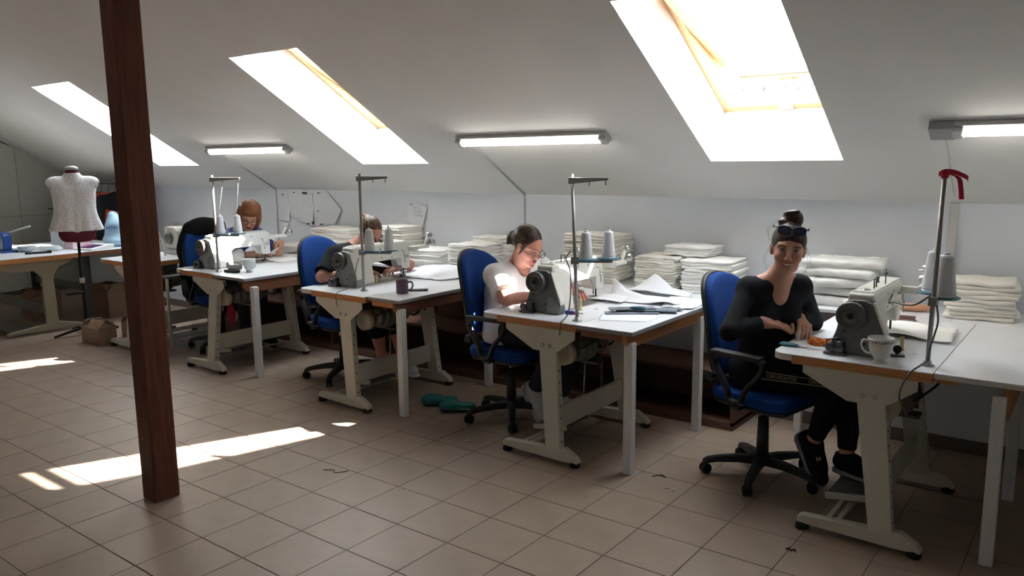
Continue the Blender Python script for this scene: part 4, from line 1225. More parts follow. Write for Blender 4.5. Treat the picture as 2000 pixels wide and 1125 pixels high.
M_hair1 = hair_mat('auburn_hair', (0.15, 0.048, 0.014), (0.32, 0.12, 0.04))
S = Sdf(); g1 = hair_shell(S, *J1['hc'], .020, ((.098, .050), (-.06, -.11)))
for s in (-1, 1):
    S.ell(g1(-.02, s * .068, -.030), (.075, .042, .10), J1['hc'][1], .03)
S.ell(g1(-.085, 0, -.02), (.048, .085, .10), J1['hc'][1], .03)
S.ell(g1(.040, 0, .090), (.065, .075, .040), J1['hc'][1], .02); S.ell(g1(-.02, 0, .085), (.09, .088, .055), J1['hc'][1], .03)
wear('hair', S, M_hair1, W1, J1, .005)
glasses('glasses', 'dark rimmed glasses worn by the auburn-haired woman', J1, .110, .0, .024, .018, M_black)
tag(MB().tube(bez([Vector(tuple(J1['WR'] + V3((.030 * cos(q), .004, .028 * sin(q))))) for q in np.linspace(0, 6.28, 12)], 3), .004, 6).build('wristband', M_dkwood), 'brown band on the wrist of the auburn-haired woman', 'bracelet')
c1 = office_chair('blue office chair with a black jacket hung over its back', -2.29, 1.57, radians(-8), base_rot=star((-2.29, 1.57), (-2.182, 1.287)) + radians(8), back_z=.02)
# ------------------------------------------------------------------ stacks of folded cloth
def cloth_mesh(w, d, t, seed, nu=9, nv=7):
    rs = random.Random(seed); ph = [rs.uniform(0, 6.28) for _ in range(6)]
    vs = []; fs = []
    def pt(u, v, grow, zz):
        x = u * (w / 2 + grow) * (1 + .012 * sin(3 * v + ph[0])); y = v * (d / 2 + grow) * (1 + .015 * sin(4 * u + ph[1]))
        z = .0022 * sin(5 * u + ph[2]) * sin(3 * v + ph[3]) + .0022 * max(abs(u), abs(v)) ** 4 * sin(6 * (u + v) + ph[4])
        return (x, y, z + zz)
    for sd in (1, -1):
        for i in range(nu):
            for j in range(nv):
                u, v = 2 * i / (nu - 1) - 1, 2 * j / (nv - 1) - 1
                edge = i in (0, nu - 1) or j in (0, nv - 1)
                vs.append(pt(u, v, -.3 * t, sd * t / 2 * (.9 if edge else 1)))
    N = nu * nv
    for sd in (0, 1):
        for i in range(nu - 1):
            for j in range(nv - 1):
                q = tuple(sd * N + k for k in (i * nv + j, (i + 1) * nv + j, (i + 1) * nv + j + 1, i * nv + j + 1))
                fs.append(q[::-1] if sd else q)
    ring = [(i, 0) for i in range(nu - 1)] + [(nu - 1, j) for j in range(nv - 1)] + [(nu - 1 - i, nv - 1) for i in range(nu - 1)] + [(0, nv - 1 - j) for j in range(nv - 1)]
    base = len(vs)
    for i, j in ring: vs.append(pt(2 * i / (nu - 1) - 1, 2 * j / (nv - 1) - 1, 0, 0))
    n = len(ring)
    for k in range(n):
        k2 = (k + 1) % n; p = ring[k][0] * nv + ring[k][1]; q = ring[k2][0] * nv + ring[k2][1]
        fs += [(p, base + k, base + k2, q), (base + k, N + p, N + q, base + k2)]
    mb = MB(); mb.smooth = True; mb.add(vs, fs); return mb
ORD = 'topmost second third fourth fifth sixth seventh eighth ninth tenth eleventh twelfth thirteenth fourteenth fifteenth sixteenth seventeenth'.split()
def cloth_stack(where, group, cx, cy, z0, w, d, n, t, rz=0.0, m=M_cloth, jit=.012, tilt=0.0, name='folded_cloth'):
    vari = []
    for k in range(n):
        if k < 4:
            o = cloth_mesh(w, d, t * 1.06, int(abs(cx) * 100) * 7 + k).build(name, m); vari.append(o)
        else:
            o = bpy.data.objects.new(name, vari[k % 4].data); COL.objects.link(o)
        r = n - 1 - k
        tag(o, ('topmost folded cloth of ' if r == 0 else ('bottom folded cloth of ' if k == 0 else ORD[r] + ' folded cloth from the top of ')) + where, 'cloth', group)
        f = k / max(1, n - 1)
        o.location = (cx + random.uniform(-jit, jit), cy + random.uniform(-jit, jit) * .6, z0 + t * (k + .58))
        o.rotation_euler = (tilt * f, random.uniform(-.012, .012), rz + random.uniform(-.05, .05) + (pi if k % 3 == 0 else 0))
    return z0 + n * t
M_cloth2 = mat('cream_cloth', (0.89, 0.865, 0.80), 0.95, noise=.05, nscale=25, bump=.15, bscale=60, spec=.1)
cloth_stack('the cream stack beside the red ribbon stand', 'cloth stack beside the red ribbon stand', 3.43, 2.50, T, .33, .30, 9, .0225, .12, M_cloth2)
cloth_stack('the stack behind the peaked sheet', 'left cloth stack behind the crumpled sheet', 1.555, 2.52, T, .30, .28, 13, .0165, -.05, M_cloth2)
ztop = cloth_stack('the stack right behind the smiling woman\'s chair', 'right cloth stack behind the blue chair', 1.925, 2.49, T, .34, .30, 11, .0195, .06, M_cloth)
cloth_stack('the small pile lying across two stacks', 'small cloth pile across two stacks', 1.735, 2.56, T + .222, .32, .22, 4, .0165, -.10, M_cloth)
cloth_stack('the tall stack behind the white-shirted woman\'s machine', 'tall cloth stack by the machine', 1.03, 2.52, T, .40, .30, 17, .0198, .05, M_cloth2)
cloth_stack('the neat stack behind the white-shirted woman\'s chair', 'neat cloth stack behind the chair', -.02, 2.40, T, .36, .26, 16, .0135, .04, M_cloth, .004)
cloth_stack('the pile behind the neat stack', 'back cloth pile behind the neat stack', .02, 2.60, T, .34, .18, 14, .0185, -.08, M_cloth)
cloth_stack('the low stack beside the neat stack', 'low cloth stack by the woman in black', -.55, 2.46, T, .40, .30, 7, .0205, .1, M_cloth)
cloth_stack('the stack under the handwritten note', 'cloth stack behind the head', -1.02, 2.54, T, .34, .28, 15, .0205, -.06, M_cloth2)
cloth_stack('the wide stack under the pattern sheets', 'cloth stack under the wall papers', -1.74, 2.52, T, .46, .32, 12, .0215, .05, M_cloth2)

# ------------------------------------------------------------------ loose sheets
def sheet(name, label, cat, P, m, hf, n=22, th=.0015, group=None):
    """P: four corners on the surface (x, y); hf(u, v) height above the table top"""
    org = Vector((P[0][0], P[0][1], T)); A_, B_, C_, D_ = [Vector((p[0], p[1], 0)) for p in P]
    vs = []
    for s in (1, 0):
        for i in range(n + 1):
            for j in range(n + 1):
                u, v = i / n, j / n
                p = (A_ * (1 - u) + B_ * u) * (1 - v) + (D_ * (1 - u) + C_ * u) * v
                vs.append(Vector((p.x - org.x, p.y - org.y, max(0.0006, hf(u, v)) + th * s)))
    N = n + 1; fs = []
    for i in range(n):
        for j in range(n):
            a, b, c, d = i * N + j, (i + 1) * N + j, (i + 1) * N + j + 1, i * N + j + 1
            fs += [(a, b, c, d), tuple(q + N * N for q in (d, c, b, a))]
    e = [(i, 0) for i in range(n)] + [(n, j) for j in range(n)] + [(n - i, n) for i in range(n)] + [(0, n - j) for j in range(n)]
    ids = [i * N + j for i, j in e]
    for k in range(len(ids)):
        a, b = ids[k], ids[(k + 1) % len(ids)]; fs.append((a, a + N * N, b + N * N, b))
    mb = MB(); mb.smooth = True; o = mb.add(vs, fs).build(name, m); o.location = org
    return tag(o, label, cat, group)
M_sheet = mat('thin_white_cloth', (0.80, 0.82, 0.85), 0.9, bump=.1, bscale=40, spec=.2)
def ridge(u, v, a, w, h): return h * math.exp(-((u * a[0] + v * a[1] - a[2]) / w) ** 2)
sheet('cloth_sheet', 'white cloth folded up into a peak on the board before the stacks', 'cloth', [(1.42, 2.08), (1.90, 2.14), (1.86, 2.31), (1.46, 2.34)], M_sheet,
      lambda u, v: max(0, .115 * (1 - abs(u - .45) * 2.4)) * max(0, 1 - abs(v - .5) * 1.5) + .006 * sin(9 * u + 7 * v) + .008)
sheet('cloth_sheet', 'white cloth lying in a rolled fold beside the grey trims', 'cloth', [(1.50, 1.80), (1.95, 1.82), (1.98, 2.06), (1.42, 2.10)], M_sheet,
      lambda u, v: ridge(u, v, (.8, 1, .75), .16, .05) * (1 - .6 * u) + .006 + .004 * sin(8 * u) * sin(6 * v) + .05 * math.exp(-((u) ** 2 + (v - .8) ** 2) / .04))
sheet('cloth_sheet', 'white cloth with a turned-up corner near the smiling woman\'s chair', 'cloth', [(1.90, 1.78), (2.08, 1.80), (2.07, 2.06), (1.82, 2.06)], M_sheet,
      lambda u, v: .004 + .025 * max(0, v - .4) + .006 * sin(5 * u + 3 * v) ** 2)
sheet('cloth_sheet', 'white cloth running under the needle of the woman in white', 'cloth', [(1.40, 1.76), (1.66, 1.72), (1.60, 2.04), (1.32, 2.02)], M_sheet,
      lambda u, v: .010 + .008 * sin(6 * v + 2 * u) ** 2)
sheet('paper_sheet', 'blank white paper under the grey trims', 'paper', [(1.79, 1.26), (2.03, 1.36), (2.02, 1.58), (1.72, 1.40)], mat('paper', (.80, .84, .90), .7), lambda u, v: .001)
sheet('cloth_sheet', 'pale cloth under the needle beside the white cup', 'cloth', [(3.06, 1.72), (3.42, 1.66), (3.40, 2.00), (3.00, 2.06)], M_cloth, lambda u, v: .010 + .012 * sin(4 * u + 3 * v) ** 2 + .02 * math.exp(-((v - .55) / .2) ** 2) * (1 - u))
sheet('cloth_sheet', 'white cloth held under the hands of the smiling woman', 'cloth', [(2.862, 1.42), (2.99, 1.46), (3.06, 1.96), (2.915, 1.92)], M_sheet, lambda u, v: .004 + .012 * max(0, 1 - v * 1.3) * (1 - u) ** 2 + .005 * sin(9 * u + 2 * v) ** 2)
sheet('cloth_sheet', 'large white cloth spread on the board right of the woman in black', 'cloth', [(-.36, 1.80), (.12, 1.84), (.30, 2.24), (-.42, 2.22)], M_sheet, lambda u, v: .006 + .06 * max(0, v - .15) * (.5 + .5 * sin(3.1 * u)) + .004 * sin(14 * u + 3 * v) ** 2)
sheet('cloth_sheet', 'pale cloth between the hands of the auburn-haired woman', 'cloth', [(-2.11, 1.90), (-1.80, 1.84), (-1.74, 2.14), (-2.09, 2.16)], M_cloth, lambda u, v: .002 + .005 * sin(5 * u + 4 * v) ** 2)

# ------------------------------------------------------------------ bagged bundles
M_bag = mat('clear_plastic_film', (0.85, 0.86, 0.84), 0.25, bump=.6, bscale=14, spec=.6)
_clear(M_bag, 0.62)
def bundle(label, group, c, w, d, h, seed, rz=0.0):
    c = V3(c); R = np.array([[cos(rz), sin(rz), 0], [-sin(rz), cos(rz), 0], [0, 0, 1]])
    t = thing('bagged_bundle', label, 'bundle', tuple(c), 0, group)
    rs = np.random.RandomState(seed); ks = [(rs.randn(3) * np.array([10, 55, 70]), rs.rand() * 6) for _ in range(5)] + [(rs.randn(3) * np.array([60, 25, 90]), rs.rand() * 6) for _ in range(3)]
    def dis(X):
        q = X @ R.T; r = 0
        for k, p in ks: r = r + np.abs(np.sin(q @ k * .5 + p))
        return (r / len(ks) - .62) * .018
    def g(x, y, z): return R.T @ V3((x, y, z))
    S = Sdf(); hr = h * .36
    for y in (-.36, 0, .36): S.cone(g(-w * .36, y * d, h * (.42 + .1 * rs.rand())), g(w * .36, y * d, h * (.45 + .15 * rs.rand())), hr, hr, .03)
    np_mesh('cloth_filling', S.mesh(.010, disp=folds(seed, .004, 50)), M_cloth2, t)
    S = Sdf(); hr = h * .45
    for y in (-.40, -.13, .13, .40): S.cone(g(-w * (.40 + .06 * rs.rand()), y * d, h * .46), g(w * (.40 + .08 * rs.rand()), y * d, h * (.5 + .06 * rs.rand())), hr, hr * .9, .03)
    S.cone(g(-w * .45, 0, h * .5), g(-w * .56, d * .2, h * .75), .02, .012, .03); S.cone(g(-w * .45, -d * .2, h * .5), g(-w * .58, -d * .3, h * .55), .02, .010, .03)
    np_mesh('bag', S.mesh(.006, disp=dis), M_bag, t)
    return t
LB = ['lowest in the pile of clear bags', 'second from below in the pile of bags', 'third from below in the pile of bags', 'fourth from below in the pile of bags', 'topmost in the pile of bags']
for k in range(5):
    bundle('white cloth bundle in clear film, ' + LB[k], 'bagged bundles behind the smiling woman', (2.72 + (.02, -.03, .04, -.02, .0)[k], 2.50 + (.0, .01, -.01, .0, .02)[k], T + .054 * k + .001), .44, .28, .060, 20 + k, (.1, -.05, .12, -.1, .05)[k])
bundle('small clear bag of white cloth lying before the pile of bags', 'bagged bundles behind the smiling woman', (2.90, 2.285, T + .010), .18, .10, .06, 41, .4)
bundle('clear bag of pale cloth beside the hands of the auburn-haired woman', 'bagged bundles by the auburn-haired woman', (-2.25, 2.46, T + .006), .34, .24, .10, 43, .2)
bundle('clear bag of cream cloth right of the auburn-haired woman', 'bagged bundles by the auburn-haired woman', (-1.345, 2.46, T + .006), .20, .18, .09, 44, -.1)

# ------------------------------------------------------------------ small things on the tables
def lathe_thing(name, label, cat, loc, prof, m, seg=24, group=None):
    o = MB().lathe(prof, seg=seg).build(name, m); o.location = loc; return tag(o, label, cat, group)
def cup(label, loc, prof, handle, m, hr=.0045, rz=0.0, name='cup', extra=None):
    t = thing(name, label, 'cup', loc, rz)
    MB().lathe(prof, seg=28).build('bowl', m, t)
    MB().tube(bez([Vector(p) for p in handle], 6), hr, 8).build('handle', m, t)
    return t
M_china = mat('white_china', (.74, .73, .70), .15)
tea = [(r * 1.12, h * 1.2) for r, h in [(.0, .0), (.026, .0), (.027, .006), (.020, .012), (.026, .02), (.036, .035), (.042, .055), (.046, .080), (.0475, .090), (.045, .090), (.041, .06), (.03, .03), (.0, .02)]]
hd = [(a * 1.12, b, c * 1.2) for a, b, c in [(-.044, 0, .078), (-.062, 0, .080), (-.068, 0, .062), (-.056, 0, .040), (-.036, 0, .032)]]
cp4 = cup('white china cup with a floral band beside the grey machine end', (3.228, 1.160, T), tea, hd, M_china, rz=radians(25))
gb = MB()
for k in range(26):
    q = 2 * pi * k / 26; z = .094 + .003 * sin(k * 2.2); r = .0518 + .0006
    c = Vector((r * cos(q), r * sin(q), z)); e = Vector((-sin(q), cos(q), 0)); u = Vector((.04 * cos(q), .04 * sin(q), 1)).normalized()
    a = .0045 + .0015 * (k % 3)
    gb.add([c + e * a, c + u * a * .8, c - e * a, c - u * a * .8], [(0, 1, 2, 3)])
o = gb.build('floral_band', mat('cup_print', (.30, .22, .18), .4), cp4); o['kind'] = 'stuff'
cup('white cup with a gold line beside the open glasses case', (-1.49, 1.345, T), tea, [(.044, 0, .078), (.066, 0, .078), (.066, 0, .055), (.05, 0, .036), (.036, 0, .032)], mat('grey_china', (.60, .62, .63), .2), rz=.2)
mug = [(.0, .0), (.036, .0), (.039, .003), (.040, .010), (.040, .088), (.0385, .090), (.036, .088), (.036, .012), (.0, .010)]
cup('plain purple mug on the narrow white board', (.262, 1.302, T), mug, [(.036, .0, .072), (.062, .0, .074), (.070, .0, .05), (.056, 0, .026), (.036, .0, .022)], mat('purple_glaze', (.15, .085, .145), .45), .006, radians(38), 'mug')
ph = thing('phone', 'black mobile phone lying beside the purple mug', 'phone', (.27, 1.43, T), radians(-50))
MB().box(-.036, .036, -.075, .075, 0, .008).build('case', M_black, ph, .003)
MB().box(-.033, .033, -.071, .071, .008, .0085).build('screen', mat('phone_glass', (.02, .02, .022), .05), ph)
pegp = [(.0, .0), (.012, .0), (.0125, .004), (.009, .010), (.0075, .055), (.0085, .060), (.006, .064), (.0, .064)]
M_peg = mat('pale_yellow_thread', (.62, .50, .22), .7)
for lb, loc in (('beside the stand with red ribbon', (3.255, 1.44, T)), ('behind the stand of the woman in white', (1.555, 1.45, T)), ('by the machine of the woman in black', (-.195, 1.50, T)), ('behind the open glasses case', (-1.70, 1.40, T))):
    lathe_thing('bobbin_peg', 'slim pale yellow thread spool ' + lb, 'spool', loc, pegp, M_peg, 14, 'pale yellow spools')
bw = thing('winder', 'small black bobbin winder beside the floral cup', 'winder', (3.262, 1.315, T), .3)
MB().box(-.025, .03, -.018, .018, 0, .008).box(-.006, .006, -.006, .006, .008, .03).build('winder_base', M_dkmetal, bw, .001)
MB().lathe([(.0, -.014), (.017, -.014), (.018, -.010), (.018, .0), (.010, .004), (.0, .006)], (0, 0, .032), 'y', 18).build('winder_wheel', M_rubber, bw)
# scissors
def scissors(label, loc, rz, m=M_teal, name='scissors'):
    t = thing(name, label, 'scissors', loc, rz)
    for s, nm in ((1, 'blade'), (-1, 'blade')):
        b = MB().prism([(-.01, -.006), (.10, -.001 * s), (.115, .0), (.03, .006), (-.01, .006)], 2, .004 + .0015 * s, .0052 + .0015 * s, Matrix.Rotation(s * .06, 4, 'Z')).build('blade', M_metal, t)
        pts = [Vector((-.01, s * .004, .006)), Vector((-.03, s * .012, .007)), Vector((-.06, s * .020, .007)), Vector((-.085, s * .014, .007)), Vector((-.08, s * .004, .007)), Vector((-.05, s * .004, .007)), Vector((-.02, s * .003, .006))]
        MB().tube(bez(pts, 5), .0065, 8).build('handle', m, t)
    MB().lathe([(.005, .003), (.005, .009)], seg=10).build('pivot', M_metal, t)
    return t
scissors('teal handled scissors at the round table corner before the smiling woman', (2.868, 1.240, T), radians(-8))
scissors('teal handled scissors lying on the grey trims', (1.82, 1.54, T + .022), radians(-160), mat('teal_dark', (.01, .07, .09), .4))
# orange hair tie: a scrunched ring
S = Sdf(); n = 22
for k in range(n):
    q, q2 = 2 * pi * k / n, 2 * pi * (k + 1) / n
    S.cone((.035 * cos(q), .022 * sin(q), .014 + .005 * sin(5 * q)), (.035 * cos(q2), .022 * sin(q2), .014 + .005 * sin(5 * q2)), .011 + .003 * sin(7 * q), .011 + .003 * sin(7 * q2), .004)
S.cone((-.05, 0, .008), (-.03, 0, .01), .006, .009, .01)
o = np_mesh('hair_tie', S.mesh(.0035), mat('orange_cloth', (.62, .16, .02), .8, bump=.5, bscale=90)); o.location = (2.925, 1.345, T); tag(o, 'scrunched orange cloth band beside the teal scissors', 'band')
# notebook
nb = thing('notebook', 'closed dark red notebook behind the cream machine', 'notebook', (3.095, 2.155, T), radians(5))
MB().box(-.08, .08, -.045, .045, .0, .003).box(-.08, .08, -.045, .045, .017, .020).box(-.08, -.077, -.045, .045, .003, .017).build('cover', mat('wine_red', (.09, .03, .025), .5), nb)
MB().box(-.075, .076, -.042, .042, .003, .017).build('pages', mat('pages', (.45, .30, .26), .8), nb)
S = Sdf(); S.ell((0, 0, .022), (.075, .05, .022), I3, .01); S.ell((.05, .01, .02), (.05, .04, .018), I3, .01)
o = np_mesh('snack_bag', S.mesh(.006, disp=folds(2, .003, 90)), _clear(mat('clear_wrap_orange', (.70, .36, .22), .3, bump=.4, bscale=20), .8)); o.location = (3.10, 2.47, T); tag(o, 'clear wrap with something orange inside on the counter', 'bag')
# small cutter
ct_ = thing('thread_cutter', 'blue and red thread cutter beside the thread stand pole', 'cutter', (1.588, 1.320, T), radians(15))
MB().box(-.045, .005, -.012, .012, 0, .02).build('grip', mat('blue_plastic', (.02, .03, .22), .4), ct_, .004)
MB().box(.006, .035, -.011, .011, 0, .02).build('head', mat('red_plastic', (.45, .02, .05), .4), ct_, .004)
MB().box(.035, .06, -.003, .003, .006, .012).build('blade', M_metal, ct_)
# grey trims: separate folded strips
M_trim = mat('blue_grey_cloth', (.20, .235, .275), .8, noise=.12, nscale=30)
for k, (x, y, rz, L, z) in enumerate(((1.85, 1.52, .62, .30, .001), (1.90, 1.60, .50, .34, .010), (1.83, 1.56, .75, .26, .018), (1.95, 1.68, .78, .24, .006))):
    mb = MB(); ribbon(mb, [(-L / 2, 0, .004), (-L / 4, .004, .005), (L / 4, -.004, .005), (L / 2, .0, .004)], (0, .032, 0), .0035)
    mb.tube([(-L / 2, -.032, .005), (L / 2, -.032, .005)], .004, 6)
    o = mb.build('trim_strip', M_trim); o.location = (x, y, T + z); o.rotation_euler = (0, 0, rz)
    tag(o, 'blue-grey folded cloth strip in the heap on the narrow board', 'strip', 'blue-grey strips under the scissors')
# glasses case, open
gc = thing('glasses_case', 'open grey glasses case beside the white cup', 'case', (-1.60, 1.262, T), radians(10))
S = Sdf(); S.cone((-.05, 0, .016), (.05, 0, .016), .030, .028, .01, clip=[((0, 0, .020), (0, 0, 1)), ((0, 0, .001), (0, 0, -1))])
np_mesh('lower_shell', S.mesh(.005), M_rubber, gc)
S = Sdf(); S.cone((-.05, .03, .052), (.05, .03, .052), .034, .032, .01, clip=[((0, .036, .05), (0, 1, .35))]); S.cone((-.05, .0, .056), (.05, .0, .056), .030, .028, .01, 's')
np_mesh('upper_shell', S.mesh(.005), mat('grey_lining', (.30, .31, .32), .7), gc)
# bobbin tin like flat things on the tables
for k, (x, y) in enumerate(((3.318, 1.40), (-.10, 1.36), (1.62, 1.52), (-.02, 1.42))):
    tag(MB().lathe([(.0, 0), (.011, 0), (.012, .001), (.011, .0025), (.005, .003), (.0, .003)], seg=16).build('table_screw_cap', M_chrome, None, loc=(x, y, T)), 'small round steel cap on the ' + ('table with the floral cup', 'table by the purple mug', 'table by the woman in white', 'joint by the purple mug')[k], 'cap')

# ------------------------------------------------------------------ papers on the wall
M_paper = mat('pattern_paper', (.66, .69, .72), .85, noise=.05, nscale=6)
def wall_paper(label, pts, seed, marks=(), m=M_paper):
    yb = YB - .012; x0 = sum(p[0] for p in pts) / len(pts); z0 = sum(p[1] for p in pts) / len(pts)
    t = thing('wall_paper', label, 'paper', (x0, yb, z0))
    n = len(pts); rs = random.Random(seed)
    fr = [(p[0] - x0, -rs.uniform(.0, .018), p[1] - z0) for p in pts]
    vs = fr + [(a, b + .002, c) for a, b, c in fr] + [(0, -.004, 0), (0, -.002, 0)]
    fs = [(i, (i + 1) % n, 2 * n) for i in range(n)] + [(n + (i + 1) % n, n + i, 2 * n + 1) for i in range(n)] + [((i + 1) % n, i, n + i, n + (i + 1) % n) for i in range(n)]
    MB().add(vs, fs).build('sheet', m, t)
    for k, (x, z, w, h) in enumerate(marks):
        MB().box(x - x0 - w, x - x0 + w, -.024, -.016, z - z0 - h, z - z0 + h).build('dark_clip' if w > .006 else 'pin', M_rubber, t)
    return t
wall_paper('narrow white paper pinned beside the cable trunking', [(-2.90, 1.335), (-2.735, 1.345), (-2.70, 1.18), (-2.735, 1.03), (-2.90, 1.045)], 1, [(-2.80, 1.30, .006, .006)])
wall_paper('large wrinkled pattern sheet with dark clips on the wall', [(-2.72, 1.34), (-2.50, 1.345), (-2.36, 1.32), (-2.345, 1.18), (-2.36, 1.0), (-2.58, 1.04), (-2.70, 1.10)], 2, [(-2.455, 1.322, .03, .008), (-2.62, 1.325, .005, .005), (-2.345, 1.03, .012, .012), (-2.42, 1.02, .018, .004)])
wall_paper('pattern sheet ending in a point beside the stacked cloths', [(-2.345, 1.30), (-2.14, 1.345), (-2.08, 1.30), (-1.93, 1.17), (-2.03, 1.03), (-2.34, 1.0)], 3, [(-2.24, 1.325, .014, .004), (-2.26, 1.15, .005, .005), (-2.22, 1.02, .02, .004)])
wp = wall_paper('small tilted note with handwriting on the wall', [(-1.06, 1.20), (-.985, 1.27), (-.86, 1.235), (-.815, 1.215), (-.88, 1.04), (-1.02, 1.075)], 4, [(-.985, 1.245, .005, .005)], mat('note_paper', (.70, .73, .78), .8))
ink = mat('ink', (.12, .13, .18), .8)
sc_ = MB()
for r in range(3):
    for k in range(4):
        x, z = -.035 + k * .026 + r * .012, .055 - r * .035 - k * .004
        sc_.tube(bez([(x, -.020, z - .008), (x + .006, -.020, z + .010), (x + .010, -.020, z - .006), (x + .016, -.020, z + .006)], 3), .0012, 4)
o = sc_.build('handwriting', ink, wp); o['kind'] = 'stuff'

# ------------------------------------------------------------------ jacket on the chair, red cloth, slippers, floor scraps
a_ = radians(-8); Rj = np.array([[cos(a_), sin(a_), 0], [-sin(a_), cos(a_), 0], [0, 0, 1]])
def cl(x, y, z): return np.array([-2.29, 1.57, 0]) + Rj.T @ V3((x, y, z))
S = Sdf()
S.ell(cl(-.275, .02, .86), (.085, .255, .285), Rj, .03); S.cone(cl(-.27, -.16, .70), cl(-.25, -.17, .48), .07, .05, .05); S.cone(cl(-.28, .18, .75), cl(-.25, .16, .50), .08, .06, .05)
S.cone(cl(-.27, -.12, 1.06), cl(-.27, .16, 1.07), .045, .05, .04)
S.ell(cl(-.17, -.10, .88), (.09, .09, .165), Rj, .015, 's')
S.ell(cl(-.20, .0, .80), (.075, .225, .21), Rj, .01, 's')
org = V3((-2.54, 1.575, .48))
o = np_mesh('jacket', S.mesh(.008, disp=folds(12, .004, 30)), M_blackcloth, None, org); o.location = tuple(org); tag(o, 'black jacket draped over the back of the blue chair', 'jacket')
S = Sdf(); S.cone((0, 0, .20), (.01, .01, .06), .018, .030, .02); S.cone((.0, 0, .22), (.0, .0, .25), .012, .008, .01); S.cone((.01, .0, .08), (.015, .0, .0), .030, .014, .02)
o = np_mesh('red_cloth', S.mesh(.006, disp=folds(6, .005, 70)), mat('red_cloth_m', (.38, .02, .05), .85)); o.location = (-1.68, 1.27, .34); tag(o, 'red cloth hanging below the motor by the glasses case', 'cloth')
M_croc = mat('teal_foam', (.01, .16, .17), .6)
def slipper(label, x, y, rz):
    t = thing('slipper', label, 'slipper', (x, y, 0), rz, 'teal slippers on the tiles')
    S = Sdf(); S.cone((-.075, 0, .025), (.07, 0, .025), .038, .044, .03, clip=[((0, 0, .018), (0, 0, 1)), ((0, 0, .001), (0, 0, -1))])
    np_mesh('sole', S.mesh(.005), mat('dark_sole', (.02, .025, .03), .8), t)
    S = Sdf(); S.cone((-.075, 0, .03), (.07, 0, .03), .039, .045, .03, clip=[((0, 0, .026), (0, 0, 1)), ((0, 0, .018), (0, 0, -1))])
    np_mesh('welt', S.mesh(.005), mat('pale_welt', (.55, .58, .55), .7), t)
    S = Sdf(); S.cone((-.08, 0, .034), (.07, 0, .036), .040, .044, .03, clip=[((0, 0, .050), (0, 0, 1)), ((0, 0, .026), (0, 0, -1))])
    S.ell((.045, 0, .034), (.080, .047, .046), I3, .02, clip=[((0, 0, .026), (0, 0, -1))]); S.ell((-.065, 0, .078), (.072, .033, .034), I3, .008, 's')
    up = np_mesh('upper', S.mesh(.005), M_croc, t)
    for k in range(5):
        q = (k - 2) * .5; MB().lathe([(.004, 0), (.004, .002)], (.07 + .02 * cos(q), .03 * sin(q), .066), seg=8).build('vent_hole', M_rubber, up)
    return t
slipper('teal foam slipper nearer the white table leg', .45, 1.43, radians(190 + 30)); slipper('teal foam slipper nearer the blue chair base', .64, 1.40, radians(190 + 25))
M_scrap = mat('pale_scrap', (.60, .56, .50), .8)
for k, (lb, pts, m, r) in enumerate((
    ('long pale thread lying on the tiles near the far sun patch', [(-1.86, .34), (-1.80, .38), (-1.70, .44), (-1.62, .47)], M_scrap, .0022),
    ('short pale thread on the tiles near the far sun patch', [(-2.45, .50), (-2.40, .50), (-2.33, .52)], M_scrap, .0018),
    ('curled brown thread on the tiles in front of the tables', [(.72, .22), (.77, .25), (.80, .23), (.84, .28), (.82, .30)], M_dkwood, .0022),
    ('black thread scrap on the tiles beside the white leg', [(2.18, 1.16), (2.20, 1.19), (2.24, 1.19), (2.20, 1.21)], M_rubber, .0025),
    ('black tangled thread scrap in front of the cream foot', [(2.99, .79), (3.00, .81), (3.01, .79), (3.02, .81), (3.03, .79)], M_rubber, .003),
    ('tiny white scrap on the tiles between two chairs', [(1.05, .99), (1.06, 1.02), (1.08, 1.0)], M_tee, .003),
    ('white thread scrap on the tiles before the chair base', [(2.30, 1.06), (2.32, 1.09), (2.34, 1.06), (2.35, 1.09)], M_tee, .0025))):
    tag(MB().tube(bez([(x, y, r) for x, y in pts], 6), r, 5).build('thread_scrap', m), lb, 'thread')

# ------------------------------------------------------------------ low wooden shelf under the counter
sh_ = thing('low_shelf', 'low dark wooden shelf under the counter behind the chairs', 'shelf', (-3.25, 2.055, 0))
for nm, b in [('top_board', (0, 5.50, 0, .40, .335, .355)), ('bottom_board', (0, 5.50, 0, .40, .03, .05)), ('back_board', (0, 5.50, .39, .40, .05, .335)), ('side_board', (0, .02, 0, .40, 0, .335)), ('side_board', (5.48, 5.50, 0, .40, 0, .335)), ('plinth', (0.02, 5.48, .0, .018, 0, .03))] + [('divider', (x, x + .02, .01, .39, .05, .335)) for x in (.92, 1.84, 2.75, 3.66, 4.57)]:
    MB().box(*b).build(nm, M_dkwood, sh_, .001)
for k, (x0, x1, wh) in enumerate(((-3.2, -1.9, 'behind the metal frame'), (-1.88, -.5, 'behind the auburn-haired woman'), (-.48, .85, 'behind the woman in black t-shirt'))):
    tag(MB().box(x0, x1, 2.435, 2.453, .356, .72).build('wooden_board', M_dkwood, None, .002), 'dark wooden board standing on the low shelf ' + wh, 'board')

